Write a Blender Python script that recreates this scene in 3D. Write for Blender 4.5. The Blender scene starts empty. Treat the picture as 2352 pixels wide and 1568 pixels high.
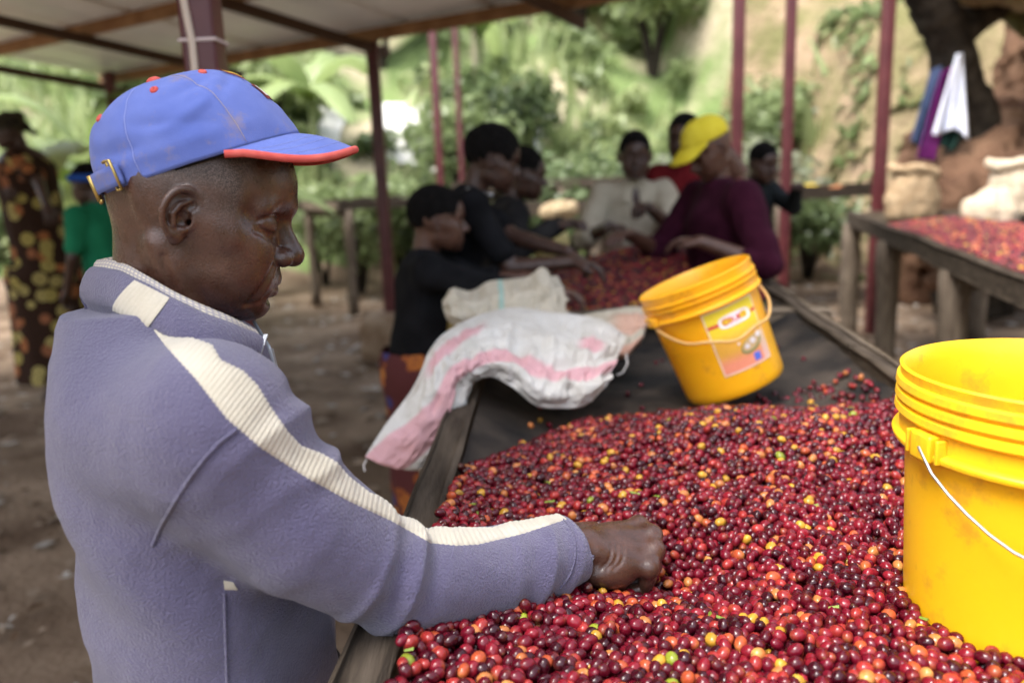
import bpy, bmesh, math, random
import numpy as np
from mathutils import Vector, Matrix, Quaternion
from mathutils.bvhtree import BVHTree
from mathutils import noise as mnoise

# ------------------------------------------------------------------ camera, sky, sun, exposure
scene = bpy.context.scene
col = scene.collection
CAM_H = 1.55; PITCH = math.radians(11.8); ROLL = math.radians(2.25); LENS = 28.0
FPX = LENS/36*2352                                   # focal length in pixels of a 2352 x 1568 view
_f = np.array([0, math.cos(PITCH), -math.sin(PITCH)]); _r0 = np.array([1., 0, 0]); _u0 = np.cross(_r0, _f)
_r = _r0*math.cos(ROLL)-_u0*math.sin(ROLL); _u = _u0*math.cos(ROLL)+_r0*math.sin(ROLL); _c = np.array([0, 0, CAM_H])
cd = bpy.data.cameras.new('camera'); cam = bpy.data.objects.new('camera', cd); col.objects.link(cam)
cam.matrix_world = Matrix(((_r[0], _u[0], -_f[0], 0), (_r[1], _u[1], -_f[1], 0), (_r[2], _u[2], -_f[2], CAM_H), (0, 0, 0, 1)))
cd.lens = LENS; cd.sensor_width = 36; cd.clip_start = 0.05; cd.clip_end = 500
cd.dof.use_dof = True; cd.dof.focus_distance = 0.95; cd.dof.aperture_fstop = 2.6; cd.dof.aperture_blades = 0
scene.camera = cam
SUN_EL = math.radians(60); SUN_AZ = math.radians(-128)      # azimuth measured from +Y towards +X
w = bpy.data.worlds.new('World'); scene.world = w; w.use_nodes = True
wn = w.node_tree.nodes; wl = w.node_tree.links
sky = wn.new('ShaderNodeTexSky'); sky.sky_type = 'NISHITA'; sky.sun_disc = False
sky.sun_elevation = SUN_EL; sky.sun_rotation = SUN_AZ; sky.air_density = 1.0; sky.dust_density = 3.5; sky.ozone_density = 1.0
hs = wn.new('ShaderNodeHueSaturation'); hs.inputs['Saturation'].default_value = 0.50      # thin cloud: a whitish sky
wl.new(sky.outputs[0], hs.inputs['Color']); wl.new(hs.outputs[0], wn['Background'].inputs[0])
wn['Background'].inputs[1].default_value = 0.15
sd = bpy.data.lights.new('sun', 'SUN'); sun = bpy.data.objects.new('sun', sd); col.objects.link(sun)
sd.energy = 1.5; sd.angle = math.radians(28); sd.color = (1.0, 0.97, 0.93)
_sdir = Vector((math.sin(SUN_AZ)*math.cos(SUN_EL), math.cos(SUN_AZ)*math.cos(SUN_EL), math.sin(SUN_EL)))
sun.rotation_euler = _sdir.to_track_quat('Z', 'Y').to_euler(); sun.location = _sdir*30
scene.view_settings.view_transform = 'Standard'; scene.view_settings.look = 'None'
scene.view_settings.exposure = 1.78; scene.view_settings.gamma = 1.0; scene.view_settings.use_curve_mapping = False
scene.render.engine = 'CYCLES'; scene.cycles.use_denoising = True
try: scene.cycles.denoiser = 'OPENIMAGEDENOISE'
except Exception: pass
scene.cycles.max_bounces = 7; scene.cycles.diffuse_bounces = 4; scene.cycles.glossy_bounces = 3
scene.cycles.transmission_bounces = 4; scene.cycles.transparent_max_bounces = 8
scene.cycles.caustics_reflective = False; scene.cycles.caustics_refractive = False

# ------------------------------------------------------------------ helpers
rng = np.random.default_rng(7); random.seed(7)
def ray(u, v): return _f+_r*((u-1176)/FPX)-_u*((v-784)/FPX)
def at(u, v, d): return _c+ray(u, v)*d                       # photo pixel + distance -> point
def onz(u, v, z):
    k = ray(u, v); return _c+k*((z-CAM_H)/k[2])
def ony(u, v, y):
    k = ray(u, v); return _c+k*(y/k[1])
def vec(*a): return np.array(a, float)
def unit(v): v = np.asarray(v, float); return v/np.linalg.norm(v)
def smooth01(a, b, x): t = np.clip((x-a)/(b-a), 0, 1); return t*t*(3-2*t)

def lin(c):                                                   # sRGB 0..255 -> linear
    return tuple(((x/255)/12.92 if x/255 <= .04045 else ((x/255+.055)/1.055)**2.4) for x in c)

def mat(name, color, rough=.7, color2=None, scale=8, detail=4, mix=(.35, .65), bump=0, bscale=60, spec=.5, metal=0,
        sheen=0, stretch=None, attr=None, sss=0, coat=0, trans=0, bdetail=3, bdist=.01):
    m = bpy.data.materials.new(name); m.use_nodes = True
    n = m.node_tree.nodes; l = m.node_tree.links; b = n['Principled BSDF']
    b.inputs['Roughness'].default_value = rough; b.inputs['Metallic'].default_value = metal
    b.inputs['Specular IOR Level'].default_value = spec
    b.inputs['Sheen Weight'].default_value = sheen; b.inputs['Coat Weight'].default_value = coat
    if sss:
        b.inputs['Subsurface Weight'].default_value = sss; b.inputs['Subsurface Radius'].default_value = (.010, .004, .002)
        b.inputs['Subsurface Scale'].default_value = .6
    tc = n.new('ShaderNodeTexCoord'); src = tc.outputs['Object']
    if stretch:
        mp = n.new('ShaderNodeMapping'); mp.inputs['Scale'].default_value = stretch
        l.new(src, mp.inputs[0]); src = mp.outputs[0]
    base = None
    if attr:
        a = n.new('ShaderNodeAttribute'); a.attribute_name = attr; base = a.outputs['Color']
    if color2 is not None:
        nz = n.new('ShaderNodeTexNoise'); nz.inputs['Scale'].default_value = scale; nz.inputs['Detail'].default_value = detail
        l.new(src, nz.inputs['Vector'])
        rp = n.new('ShaderNodeValToRGB'); rp.color_ramp.elements[0].position = mix[0]; rp.color_ramp.elements[1].position = mix[1]
        rp.color_ramp.elements[0].color = (*color, 1); rp.color_ramp.elements[1].color = (*color2, 1)
        l.new(nz.outputs['Fac'], rp.inputs[0])
        if base is not None:
            mx = n.new('ShaderNodeMix'); mx.data_type = 'RGBA'; mx.blend_type = 'MULTIPLY'; mx.inputs[0].default_value = 1
            l.new(base, mx.inputs[6]); l.new(rp.outputs[0], mx.inputs[7]); base = mx.outputs[2]
        else: base = rp.outputs[0]
    if base is not None: l.new(base, b.inputs['Base Color'])
    else: b.inputs['Base Color'].default_value = (*color, 1)
    if bump:
        nb = n.new('ShaderNodeTexNoise'); nb.inputs['Scale'].default_value = bscale; nb.inputs['Detail'].default_value = bdetail
        l.new(src, nb.inputs['Vector'])
        bp = n.new('ShaderNodeBump'); bp.inputs['Strength'].default_value = bump; bp.inputs['Distance'].default_value = bdist
        l.new(nb.outputs['Fac'], bp.inputs['Height']); l.new(bp.outputs[0], b.inputs['Normal'])
    if trans:
        b.inputs['Transmission Weight'].default_value = trans
    return m

def obj(name, verts, faces, m=None, parent=None, smooth=False, colors=None, cname='col'):
    me = bpy.data.meshes.new(name)
    V = np.asarray(verts, np.float32)
    if isinstance(faces, np.ndarray):
        nf, k = faces.shape
        me.vertices.add(len(V)); me.vertices.foreach_set('co', V.ravel())
        me.loops.add(nf*k); me.loops.foreach_set('vertex_index', faces.astype(np.int32).ravel())
        me.polygons.add(nf); me.polygons.foreach_set('loop_start', np.arange(0, nf*k, k, dtype=np.int32))
        me.update(calc_edges=True); me.validate()
    else:
        me.from_pydata([tuple(map(float, p)) for p in V], [], faces); me.update()
    if smooth: me.polygons.foreach_set('use_smooth', np.ones(len(me.polygons), bool))
    if colors is not None:
        a = me.color_attributes.new(cname, 'FLOAT_COLOR', 'POINT'); c = np.ones((len(V), 4), np.float32)
        colors = np.asarray(colors); c[:, :colors.shape[1]] = colors; a.data.foreach_set('color', c.ravel())
    if m is not None:
        for q in (m if isinstance(m, (list, tuple)) else [m]): me.materials.append(q)
    o = bpy.data.objects.new(name, me); col.objects.link(o)
    if parent is not None: o.parent = parent
    return o
def tag(o, label=None, cat=None, group=None, kind=None):
    if label: o['label'] = label
    if cat: o['category'] = cat
    if group: o['group'] = group
    if kind: o['kind'] = kind
    return o
def empty(name, loc, label=None, cat=None, group=None, rz=0):
    o = bpy.data.objects.new(name, None); col.objects.link(o); o.location = tuple(map(float, loc)); o.rotation_euler = (0, 0, rz)
    o.empty_display_size = .05
    return tag(o, label, cat, group)
def adopt(o, root):                                            # keep world position, become a part of root (root: location / z-turn only)
    m = Matrix.Translation(root.location) @ root.rotation_euler.to_matrix().to_4x4()
    o.matrix_basis = m.inverted() @ o.matrix_basis; o.parent = root; o.matrix_parent_inverse = Matrix.Identity(4)
    return o
def copy_tree(o, parent=None):
    c = o.copy(); col.objects.link(c); c.parent = parent
    for ch in o.children: copy_tree(ch, c)
    return c

class MB:                                                      # collects shapes of ONE mesh
    def __init__(s): s.v = []; s.f = []
    def add(s, V, F):
        k = len(s.v); s.v += [tuple(map(float, p)) for p in V]; s.f += [tuple(i+k for i in q) for q in F]; return s
    def box(s, c, d, M=None, bev=0):
        x, y, z = [q/2 for q in d]
        if bev:
            bm = bmesh.new(); bmesh.ops.create_cube(bm, size=1); bmesh.ops.scale(bm, vec=d, verts=bm.verts)
            bmesh.ops.bevel(bm, geom=bm.edges[:], offset=bev, segments=2, affect='EDGES', profile=.7)
            bm.verts.index_update(); V = [v.co.copy() for v in bm.verts]; F = [[v.index for v in f.verts] for f in bm.faces]; bm.free()
        else:
            V = [Vector((sx*x, sy*y, sz*z)) for sx in (-1, 1) for sy in (-1, 1) for sz in (-1, 1)]
            F = [(0, 1, 3, 2), (4, 6, 7, 5), (0, 4, 5, 1), (2, 3, 7, 6), (0, 2, 6, 4), (1, 5, 7, 3)]
        if M is not None: V = [M @ p for p in V]
        return s.add([p+Vector(c) for p in V], F)
    def beam(s, a, b, wdt, h, up=(0, 0, 1), bev=0):            # box from a to b
        a = Vector(a); b = Vector(b); x = (b-a).normalized(); y = Vector(up).cross(x).normalized(); z = x.cross(y)
        M = Matrix((x, y, z)).transposed()
        return s.box((a+b)/2, ((b-a).length, wdt, h), M, bev)
    def tube(s, pts, rad, n=8, cap=True, jit=0):
        pts = [Vector(p) for p in pts]; rads = rad if hasattr(rad, '__len__') else [rad]*len(pts); V = []; F = []
        t0 = (pts[1]-pts[0]).normalized(); nrm = t0.orthogonal().normalized()
        for i, p in enumerate(pts):
            t = (pts[min(i+1, len(pts)-1)]-pts[max(i-1, 0)]).normalized()
            nrm = (nrm-t*nrm.dot(t)).normalized(); bn = t.cross(nrm)
            for k in range(n):
                a = 2*math.pi*k/n; rr = rads[i]*(1+jit*random.uniform(-1, 1)); V.append(p+(nrm*math.cos(a)+bn*math.sin(a))*rr)
        for i in range(len(pts)-1):
            for k in range(n): F.append((i*n+k, i*n+(k+1) % n, (i+1)*n+(k+1) % n, (i+1)*n+k))
        if cap: F.append(tuple(range(n-1, -1, -1))); F.append(tuple((len(pts)-1)*n+k for k in range(n)))
        return s.add(V, F)
    def lathe(s, prof, n=32, M=None):                           # prof: (r, z) list
        V = []; F = []
        for r, z in prof:
            for k in range(n): a = 2*math.pi*k/n; V.append(Vector((r*math.cos(a), r*math.sin(a), z)))
        for i in range(len(prof)-1):
            for k in range(n): F.append((i*n+k, i*n+(k+1) % n, (i+1)*n+(k+1) % n, (i+1)*n+k))
        if M is not None: V = [M @ p for p in V]
        return s.add(V, F)
    def build(s, name, m, parent=None, smooth=False): return obj(name, s.v, s.f, m, parent, smooth)

def grid_obj(name, P, m, parent=None, smooth=True, closed_u=False, colors=None):   # P: (nu, nv, 3)
    nu, nv = P.shape[:2]; idx = np.arange(nu*nv).reshape(nu, nv)
    if closed_u: idx = np.vstack([idx, idx[:1]])
    F = np.stack([idx[:-1, :-1], idx[1:, :-1], idx[1:, 1:], idx[:-1, 1:]], -1).reshape(-1, 4)
    return obj(name, P.reshape(-1, 3), F, m, parent, smooth, None if colors is None else colors.reshape(-1, colors.shape[-1]))
def solidify(o, t, offset=-1):
    md = o.modifiers.new('solid', 'SOLIDIFY'); md.thickness = t; md.offset = offset; return o

# ---- vectorised noise
_perm = np.random.default_rng(3).permutation(512)
def _h(i, j, k): return _perm[(i+_perm[(j+_perm[k % 512]) % 512]) % 512]/511.0*2-1
def vnoise(P):
    Q = np.floor(P).astype(int); f = P-Q; f = f*f*(3-2*f); i, j, k = Q.T; r = 0
    for a in (0, 1):
        for b in (0, 1):
            for c in (0, 1):
                wgt = (f[:, 0] if a else 1-f[:, 0])*(f[:, 1] if b else 1-f[:, 1])*(f[:, 2] if c else 1-f[:, 2])
                r = r+wgt*_h(i+a, j+b, k+c)
    return r
def fbm(P, s=1, o=3):
    r = 0; a = 1
    for q in range(o): r = r+a*vnoise(P*s*(2**q)+q*17.3); a *= .5
    return r

# ---- signed-distance modelling, polygonised with surface nets
def sd_ell(c, r, R=None):
    c = np.array(c, float); r = np.array(r, float)
    def f(P):
        q = P-c
        if R is not None: q = q @ R                             # R columns: local axes
        k0 = np.linalg.norm(q/r, axis=1); k1 = np.linalg.norm(q/(r*r), axis=1)
        return k0*(k0-1)/np.maximum(k1, 1e-9)
    f.bound = (c, r.max()); return f
def sd_cap(a, b, ra, rb=None):
    a = np.array(a, float); b = np.array(b, float); rb = ra if rb is None else rb; ba = b-a; L = ba @ ba
    def f(P):
        t = np.clip(((P-a) @ ba)/L, 0, 1); return np.linalg.norm(P-a-t[:, None]*ba, axis=1)-(ra+(rb-ra)*t)
    f.bound = ((a+b)/2, L**.5/2+max(ra, rb)); return f
def sd_chain(pts, rads):
    fs = [sd_cap(pts[i], pts[i+1], rads[i], rads[i+1]) for i in range(len(pts)-1)]
    def f(P):
        d = fs[0](P)
        for g in fs[1:]: d = np.minimum(d, g(P))
        return d
    p = np.array(pts, float); c = (p.min(0)+p.max(0))/2
    f.bound = (c, np.linalg.norm(p-c, axis=1).max()+max(rads)); return f
def smin(a, b, k): h = np.maximum(k-np.abs(a-b), 0)/k; return np.minimum(a, b)-h*h*k*.25
def smax(a, b, k): return -smin(-a, -b, k)
class Sdf:
    def __init__(s, reach=.02): s.ops = []; s.reach = reach
    def add(s, f, k=.01): s.ops.append(('+', f, k)); return s
    def sub(s, f, k=.004): s.ops.append(('-', f, k)); return s
    def crease(s, pts, r, k=.004, sub=4, sign=-1):                # a groove (or ridge) laid on the surface built so far
        pts = np.array(pts, float); n = len(pts); r = np.interp(np.linspace(0, n-1, (n-1)*sub+1), range(n), r)
        T = np.linspace(0, n-1, (n-1)*sub+1); P = []
        for t in T:                                              # Catmull-Rom
            i = min(int(t), n-2); x = t-i; p0, p1, p2, p3 = pts[max(i-1, 0)], pts[i], pts[i+1], pts[min(i+2, n-1)]
            P.append(.5*(2*p1+(p2-p0)*x+(2*p0-5*p1+4*p2-p3)*x*x+(3*p1-p0-3*p2+p3)*x**3))
        P = np.array(P)
        for _ in range(6):
            d = s(P); G = np.stack([s(P+np.eye(3)[j]*.001)-s(P-np.eye(3)[j]*.001) for j in range(3)], 1)/.002
            P = P-d[:, None]*G/np.maximum((G*G).sum(1), .3)[:, None]
        f = sd_chain(P, r)
        return s.sub(f, k) if sign < 0 else s.add(f, k)
    def disp(s, f): s.ops.append(('d', f, 0)); return s
    def __call__(s, P):
        d = None; lo = P.min(0); hi = P.max(0); pc = (lo+hi)/2; pr = np.linalg.norm(hi-lo)/2; cull = pr < .15
        for o, f, k in s.ops:
            if cull and d is not None and hasattr(f, 'bound') and np.linalg.norm(pc-f.bound[0])-pr-f.bound[1] > max(k, s.reach): continue
            if o == '+': d = f(P) if d is None else smin(d, f(P), k)
            elif o == '-': d = smax(d, -f(P), k)
            else: d = d+f(P)
        return d
def polygonise(f, lo, hi, h, newton=1, blk=6):
    lo = np.array(lo, float); hi = np.array(hi, float); nb = np.ceil((hi-lo)/(h*blk)).astype(int); n = nb*blk+1
    g = np.stack(np.meshgrid(*[np.arange(k) for k in nb], indexing='ij'), -1).reshape(-1, 3)
    dc = f(lo+(g+.5)*h*blk); act = np.abs(dc) < h*blk*1.35
    D = np.empty(n, np.float32); B = np.where(dc < 0, -1., 1.).reshape(nb)
    big = np.repeat(np.repeat(np.repeat(B, blk, 0), blk, 1), blk, 2)
    D[:-1, :-1, :-1] = big; D[-1] = D[-2]; D[:, -1] = D[:, -2]; D[:, :, -1] = D[:, :, -2]
    loc = np.stack(np.meshgrid(*[np.arange(blk+1)]*3, indexing='ij'), -1).reshape(-1, 3)
    ga = g[act]
    def par(b): return (b >> 2) @ np.array([1 << 20, 1 << 10, 1])
    ga = ga[np.argsort(par(ga), kind='stable')]; key = par(ga); cut = np.flatnonzero(np.r_[True, key[1:] != key[:-1], True])
    for s, e in zip(cut[:-1], cut[1:]):
        I = (ga[s:e, None, :]*blk+loc[None]).reshape(-1, 3); D[I[:, 0], I[:, 1], I[:, 2]] = f(lo+I*h)
    S = D < 0; m = np.zeros(n-1, np.int8)
    for a in (0, 1):
        for b in (0, 1):
            for c in (0, 1): m += S[a:n[0]-1+a, b:n[1]-1+b, c:n[2]-1+c]
    I = np.argwhere((m > 0) & (m < 8)); ids = -np.ones(n-1, np.int32); ids[I[:, 0], I[:, 1], I[:, 2]] = np.arange(len(I))
    acc = np.zeros((len(I), 3)); cnt = np.zeros(len(I))
    cor = [(a, b, c) for a in (0, 1) for b in (0, 1) for c in (0, 1)]
    for p in cor:
        for ax in range(3):
            if p[ax]: continue
            q = list(p); q[ax] = 1
            A = D[I[:, 0]+p[0], I[:, 1]+p[1], I[:, 2]+p[2]]; Bv = D[I[:, 0]+q[0], I[:, 1]+q[1], I[:, 2]+q[2]]
            x = (A < 0) != (Bv < 0); t = np.where(x, A/np.where(x, A-Bv, 1), 0)
            pos = np.tile(np.array(p, float), (len(I), 1)); pos[:, ax] += t
            acc[x] += pos[x]; cnt[x] += 1
    V = lo+(I+acc/cnt[:, None])*h; Fs = []
    for ax in range(3):
        sl0 = [slice(None)]*3; sl1 = [slice(None)]*3; sl0[ax] = slice(0, -1); sl1[ax] = slice(1, None)
        E = np.argwhere(S[tuple(sl0)] != S[tuple(sl1)]); o1, o2 = [(1, 2), (2, 0), (0, 1)][ax]
        ok = (E[:, o1] > 0) & (E[:, o2] > 0) & (E[:, o1] < n[o1]-1) & (E[:, o2] < n[o2]-1); E = E[ok]
        inside = S[E[:, 0], E[:, 1], E[:, 2]]; q = []
        for d1, d2 in ((-1, -1), (0, -1), (0, 0), (-1, 0)):
            J = E.copy(); J[:, o1] += d1; J[:, o2] += d2; q.append(ids[J[:, 0], J[:, 1], J[:, 2]])
        q = np.stack(q, 1); q[~inside] = q[~inside][:, ::-1]; Fs.append(q)
    F = np.vstack(Fs); F = F[(F >= 0).all(1)]
    key = par(I//blk); od = np.argsort(key, kind='stable'); ks = key[od]; cut = np.flatnonzero(np.r_[True, ks[1:] != ks[:-1], True])
    for s, e_ in zip(cut[:-1], cut[1:]):
        ii = od[s:e_]; W = V[ii]; e = h*.5
        for _ in range(newton):
            d = f(W); G = np.stack([f(W+np.eye(3)[k]*e)-d for k in range(3)], 1)/e
            W = W-np.clip(d, -h, h)[:, None]*G/np.maximum((G*G).sum(1), .3)[:, None]*.8
        V[ii] = W
    return V, F
def euler(rx, ry, rz): return np.array(Matrix.Rotation(rz, 3, 'Z') @ Matrix.Rotation(ry, 3, 'Y') @ Matrix.Rotation(rx, 3, 'X'))
# ------------------------------------------------------------------ ground, hillside, bank
dirt = mat('trodden_dirt', (.100, .064, .042), .95, (.31, .23, .165), 1.6, 8, (.32, .68), bump=.6, bscale=30, bdist=.03, bdetail=6)
def terrain_z(x, y):
    x = np.asarray(x, float); y = np.asarray(y, float)
    P = np.stack([x.ravel(), y.ravel(), 0*x.ravel()], 1)
    n = fbm(P, .22, 3).reshape(x.shape)
    edge = 13.5+.10*x+1.2*np.sin(x*.31)                                    # foot of the hill
    t = np.maximum(0, y-edge)
    h = .50*t+.010*t*t*0+1.2*smooth01(0, 5, t)*n+.9*smooth01(0, 4, t)
    bank = smooth01(0, 1.0, (x-(6.6-.10*(y-9)))/1.1)*smooth01(6.0, 9.0, y)         # cut bank on the right
    far = .28*np.maximum(0, -y-5.5)+.5*np.maximum(0, -x-13)*smooth01(14, 8, y)+.6*np.maximum(0, x-9.5)*smooth01(7, 3, y)       # unseen slopes added behind and beside the camera to block low sky
    h = h+far*(1+.08*n)
    bank2 = smooth01(0, 1.5, x-(4.7-.12*(y-11)))*smooth01(10.4, 12.4, y)
    return np.maximum(h, 0)+np.maximum(bank*(3.6+.35*n), bank2*(4.2+.5*n))
gx = np.concatenate([np.linspace(-40, -12, 17), np.linspace(-11, 16, 109), np.linspace(17, 40, 14)]); gy = np.concatenate([np.linspace(-20, 5, 26), np.linspace(5.25, 34, 116), np.linspace(35, 48, 10)])
X, Y = np.meshgrid(gx, gy, indexing='ij'); Z = terrain_z(X, Y)
flat = smooth01(.05, .4, Z)
Zs = Z+(1-flat)*.018*fbm(np.stack([X.ravel(), Y.ravel(), 0*X.ravel()], 1), 1.7, 3).reshape(X.shape)-.012*(1-flat)
hill_m = mat('hillside', (.17, .23, .085), .95, (.44, .37, .26), .55, 8, (.46, .66), bump=.7, bscale=6, bdist=.12, bdetail=6)
bank_m = mat('cut_earth', (.16, .15, .065), .95, (.33, .235, .155), 1.3, 8, (.35, .65), bump=.8, bscale=7, bdist=.12, bdetail=7)
g = grid_obj('ground', np.stack([X, Y, Zs], -1), [dirt, hill_m, bank_m, mat('dark_blocking_slope', (.020, .032, .012), .9, (.05, .07, .025), 1.2, 6, bump=.8, bscale=4, bdist=.2)]); tag(g, kind='structure')  # last material: the added unseen slopes, kept dark to cut their bounce light
cx = np.array([p.center[:] for p in g.data.polygons]); slope = np.array([p.normal[2] for p in g.data.polygons])
mi = np.where((cx[:, 2] > .22) & (cx[:, 1] > 11.5) & (cx[:, 0] < 5.6), 1, 0); mi = np.where((cx[:, 2] > .15) & (cx[:, 0] >= 4.0) & (cx[:, 1] < 17), 2, mi); mi = np.where((cx[:, 2] > .3) & ((cx[:, 1] < 0) | (cx[:, 0] < -12.5)), 3, mi); mi = np.where((cx[:, 1] >= 17) & (cx[:, 2] > .2), 1, mi)
g.data.polygons.foreach_set('material_index', mi.astype(np.int32))
# white patches following the slope behind the shrubs
pv = mat('mottled_white', (.62, .60, .57), .6, (.78, .76, .73), 3, bump=.2)
def slab(name, pts, z, m):
    o = obj(name, [(x, y, z) for x, y in pts]+[(x, y, z-.08) for x, y in pts], [(0, 1, 2, 3), (4, 7, 6, 5), (0, 4, 5, 1), (1, 5, 6, 2), (2, 6, 7, 3), (3, 7, 4, 0)], m); tag(o, kind='structure'); return o
def sheet(u, v, y, wx, wy, lab):
    c = ony(u, v, y); X_, Y_ = np.meshgrid(np.linspace(c[0]-wx, c[0]+wx, 16), np.linspace(y-wy, y+wy, 12), indexing='ij')
    o = grid_obj('white_patch', np.stack([X_, Y_, terrain_z(X_, Y_)+.06+.04*fbm(np.stack([X_.ravel(), Y_.ravel(), 0*X_.ravel()], 1), 1.5, 2).reshape(X_.shape)], -1), pv); tag(o, lab, 'plastic sheet', 'white patches on the slope')
sheet(955, 330, 16.2, .75, 1.2, 'bright white patch on the slope left of the slim post'); sheet(1205, 325, 16.0, .40, .9, 'small white patch behind the half hidden sorter'); sheet(735, 330, 15.6, .45, .8, 'white patch on the slope at the tip of the cap')
# litter on the dirt: leaves, husks and chips
r_ = np.random.default_rng(5); V = []; F = []; C = []
for i in range(5200):
    x = r_.uniform(-5.5, 5); y = r_.uniform(1.3, 11); z = float(.004+.0)
    a = r_.uniform(0, 6.28); L = r_.uniform(.010, .042)*(1+.08*y); W = L*r_.uniform(.3, .9); k = len(V)
    for px, py, pz in ((-L, 0, .0), (0, -W, .004), (L, 0, .002), (0, W, .006)):
        V.append((x+px*math.cos(a)-py*math.sin(a), y+px*math.sin(a)+py*math.cos(a), z+pz+r_.uniform(0, .012)))
    F.append((k, k+1, k+2, k+3)); c = r_.uniform(.6, 1.15); b = (.30, .23, .17) if r_.random() < .6 else ((.50, .47, .43) if r_.random() < .6 else (.10, .06, .035)); C += [(b[0]*c, b[1]*c, b[2]*c)]*4
lt = obj('leaf_litter', V, np.array(F), mat('litter', (1, 1, 1), .9, attr='col'), None, False, np.array(C)); tag(lt, 'pale dry leaves and husks strewn over the trodden dirt', 'litter', kind='stuff')

# ------------------------------------------------------------------ open shed: sheet roof on maroon steel posts
KX = vec(-4.23, 8.91, 0); KA = unit(vec(.838, -.545, 0)); KB = unit(vec(-.545, -.838, 0))
def rf(a, b, dz=0): p = KX+KA*a+KB*b; p[2] = 2.70+.10*b+dz; return p
shed = empty('open_shed', (rf(3.7, 0)[0], rf(3.7, 0)[1], 0), 'open shed with a pale sheet roof on maroon steel posts', 'shed')
sheet_m = mat('weathered_sheet', (.84, .81, .77), .45, (.90, .88, .84), 1.5, 5, bump=.1, metal=.45)
rust_m = mat('rusty_beam', (.24, .115, .050), .7, (.38, .21, .105), 6, 5, bump=.2); maroon = mat('maroon_paint', (.085, .016, .020), .42, (.13, .030, .032), 7, 5, (.4, .8), bump=.1, bscale=40)
_n = sheet_m.node_tree.nodes; _l = sheet_m.node_tree.links; _t = _n.new('ShaderNodeBsdfTranslucent'); _t.inputs[0].default_value = (.80, .77, .72, 1); _m = _n.new('ShaderNodeMixShader'); _m.inputs[0].default_value = .16
_l.new(_n['Principled BSDF'].outputs[0], _m.inputs[1]); _l.new(_t.outputs[0], _m.inputs[2]); _l.new(_m.outputs[0], _n['Material Output'].inputs[0])
def to_shed(o): return adopt(o, shed)
NA = 9; LA = 7.5
for i in range(NA):
    a0 = i*LA/NA-.03; a1 = (i+1)*LA/NA+.03; n = 26; P = []
    for q in range(n):
        a = a0+(a1-a0)*q/(n-1); P.append([rf(a, b, .06+.012*math.sin(a*2*math.pi/.10)+.004*(i % 2)) for b in np.linspace(-.25, 7.5, 10)])
    o = grid_obj('roof_sheet', np.array(P), sheet_m); solidify(o, .002); to_shed(o)
for b in (0, 1.25, 2.5, 3.75, 5.0, 6.25, 7.4):
    mb = MB(); mb.beam(rf(-.05, b, 0), rf(LA+.1, b, 0), .06, .09); to_shed(mb.build('purlin', rust_m))
for a in (.05, 1.9, 3.75, 5.6, 7.4):
    mb = MB(); mb.beam(rf(a, -.25, -.085), rf(a, 7.5, -.085), .05, .075); to_shed(mb.build('rafter', mat('dark_rafter', (.07, .035, .02), .8) if a == .05 else bpy.data.materials['dark_rafter']))
conc = mat('stained_concrete', (.20, .125, .075), .9, (.36, .27, .19), 5, 6, (.35, .65), bump=.5, bscale=20, bdist=.02)
def post(x, y, z1, wd, foot=None, name='post', z0=0):
    mb = MB(); mb.box((0, 0, (z0+z1)/2), (wd, wd, z1-z0), None, wd*.12); o = mb.build(name, maroon, None, True); o.location = (x, y, 0)
    return o
P1 = onz(905, 820, 0)
for (x, y, wd) in ((P1[0], P1[1], .10), (-.745, 2.12, .085), (-4.0, 8.55, .09)):
    p = post(x, y, 2.72+.10*max(0, (vec(x, y, 0)-KX) @ KB), wd); to_shed(p)
    if abs(x+.745) < .01:
        big = p
mb = MB(); bm = bmesh.new(); bmesh.ops.create_icosphere(bm, subdivisions=3, radius=1)
for v_ in bm.verts:
    c = v_.co; s_ = max(abs(c.x), abs(c.y), abs(c.z)*1.05); c2 = c.lerp(c/s_, .72); n_ = mnoise.noise(c*2.3)*.06
    v_.co = Vector((c2.x*.27*(1+n_), c2.y*.25*(1+n_), c2.z*.235*(1+n_*.7)+.19))
bm.verts.index_update(); mb.add([v_.co for v_ in bm.verts], [[q.index for q in f_.verts] for f_ in bm.faces]); bm.free()
o = mb.build('concrete_footing', conc, None, True); o.location = (P1[0], P1[1], 0); to_shed(o)
# cable strapped to the near post
cab = mat('beige_cable', (.62, .52, .44), .6)
mb = MB(); xs = [(-.031, -.046, 2.6), (-.028, -.047, 2.1), (-.020, -.047, 1.98), (-.012, -.047, 1.90), (-.014, -.047, 1.80), (-.010, -.047, 1.2), (-.012, -.047, .3)]
mb.tube([Vector((-.745+a, 2.12+b+.001, c)) for a, b, c in xs], .0095, 8); to_shed(mb.build('cable', cab, None, True))
mb = MB(); mb.box((-.745, 2.12, 1.905), (.094, .094, .008), None, .002); to_shed(mb.build('cable_tie', mat('white_tie', (.6, .5, .5), .6)))
# slimmer posts standing alone further off
def lone(u, vb, y, wd, lab, z1=4.6, grp=None):
    p = ony(u, vb, y); o = post(p[0], p[1], z1, wd, name='steel_post'); tag(o, lab, 'post', grp); return o
lone(1013, 430, 9.6, .085, 'slim maroon post behind the woman with short hair', 3.3)
lone(1062, 420, 13.0, .085, 'thin maroon post among the shrubs next to a paler one', 3.9)
o = lone(1098, 330, 15.5, .07, 'thin pale post among the shrubs beside a maroon one', 4.2); o.data = o.data.copy(); o.data.materials[0] = mat('pale_post', (.30, .25, .18), .8)
lone(1692, 330, 6.6, .085, 'maroon post right behind the yellow cap', 4.2); lone(1806, 390, 7.6, .085, 'maroon post behind the crouching child at the rear bed', 4.4)
lone(2020, 400, 7.2, .095, 'thick maroon post left of the hanging clothes', 4.2)
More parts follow.
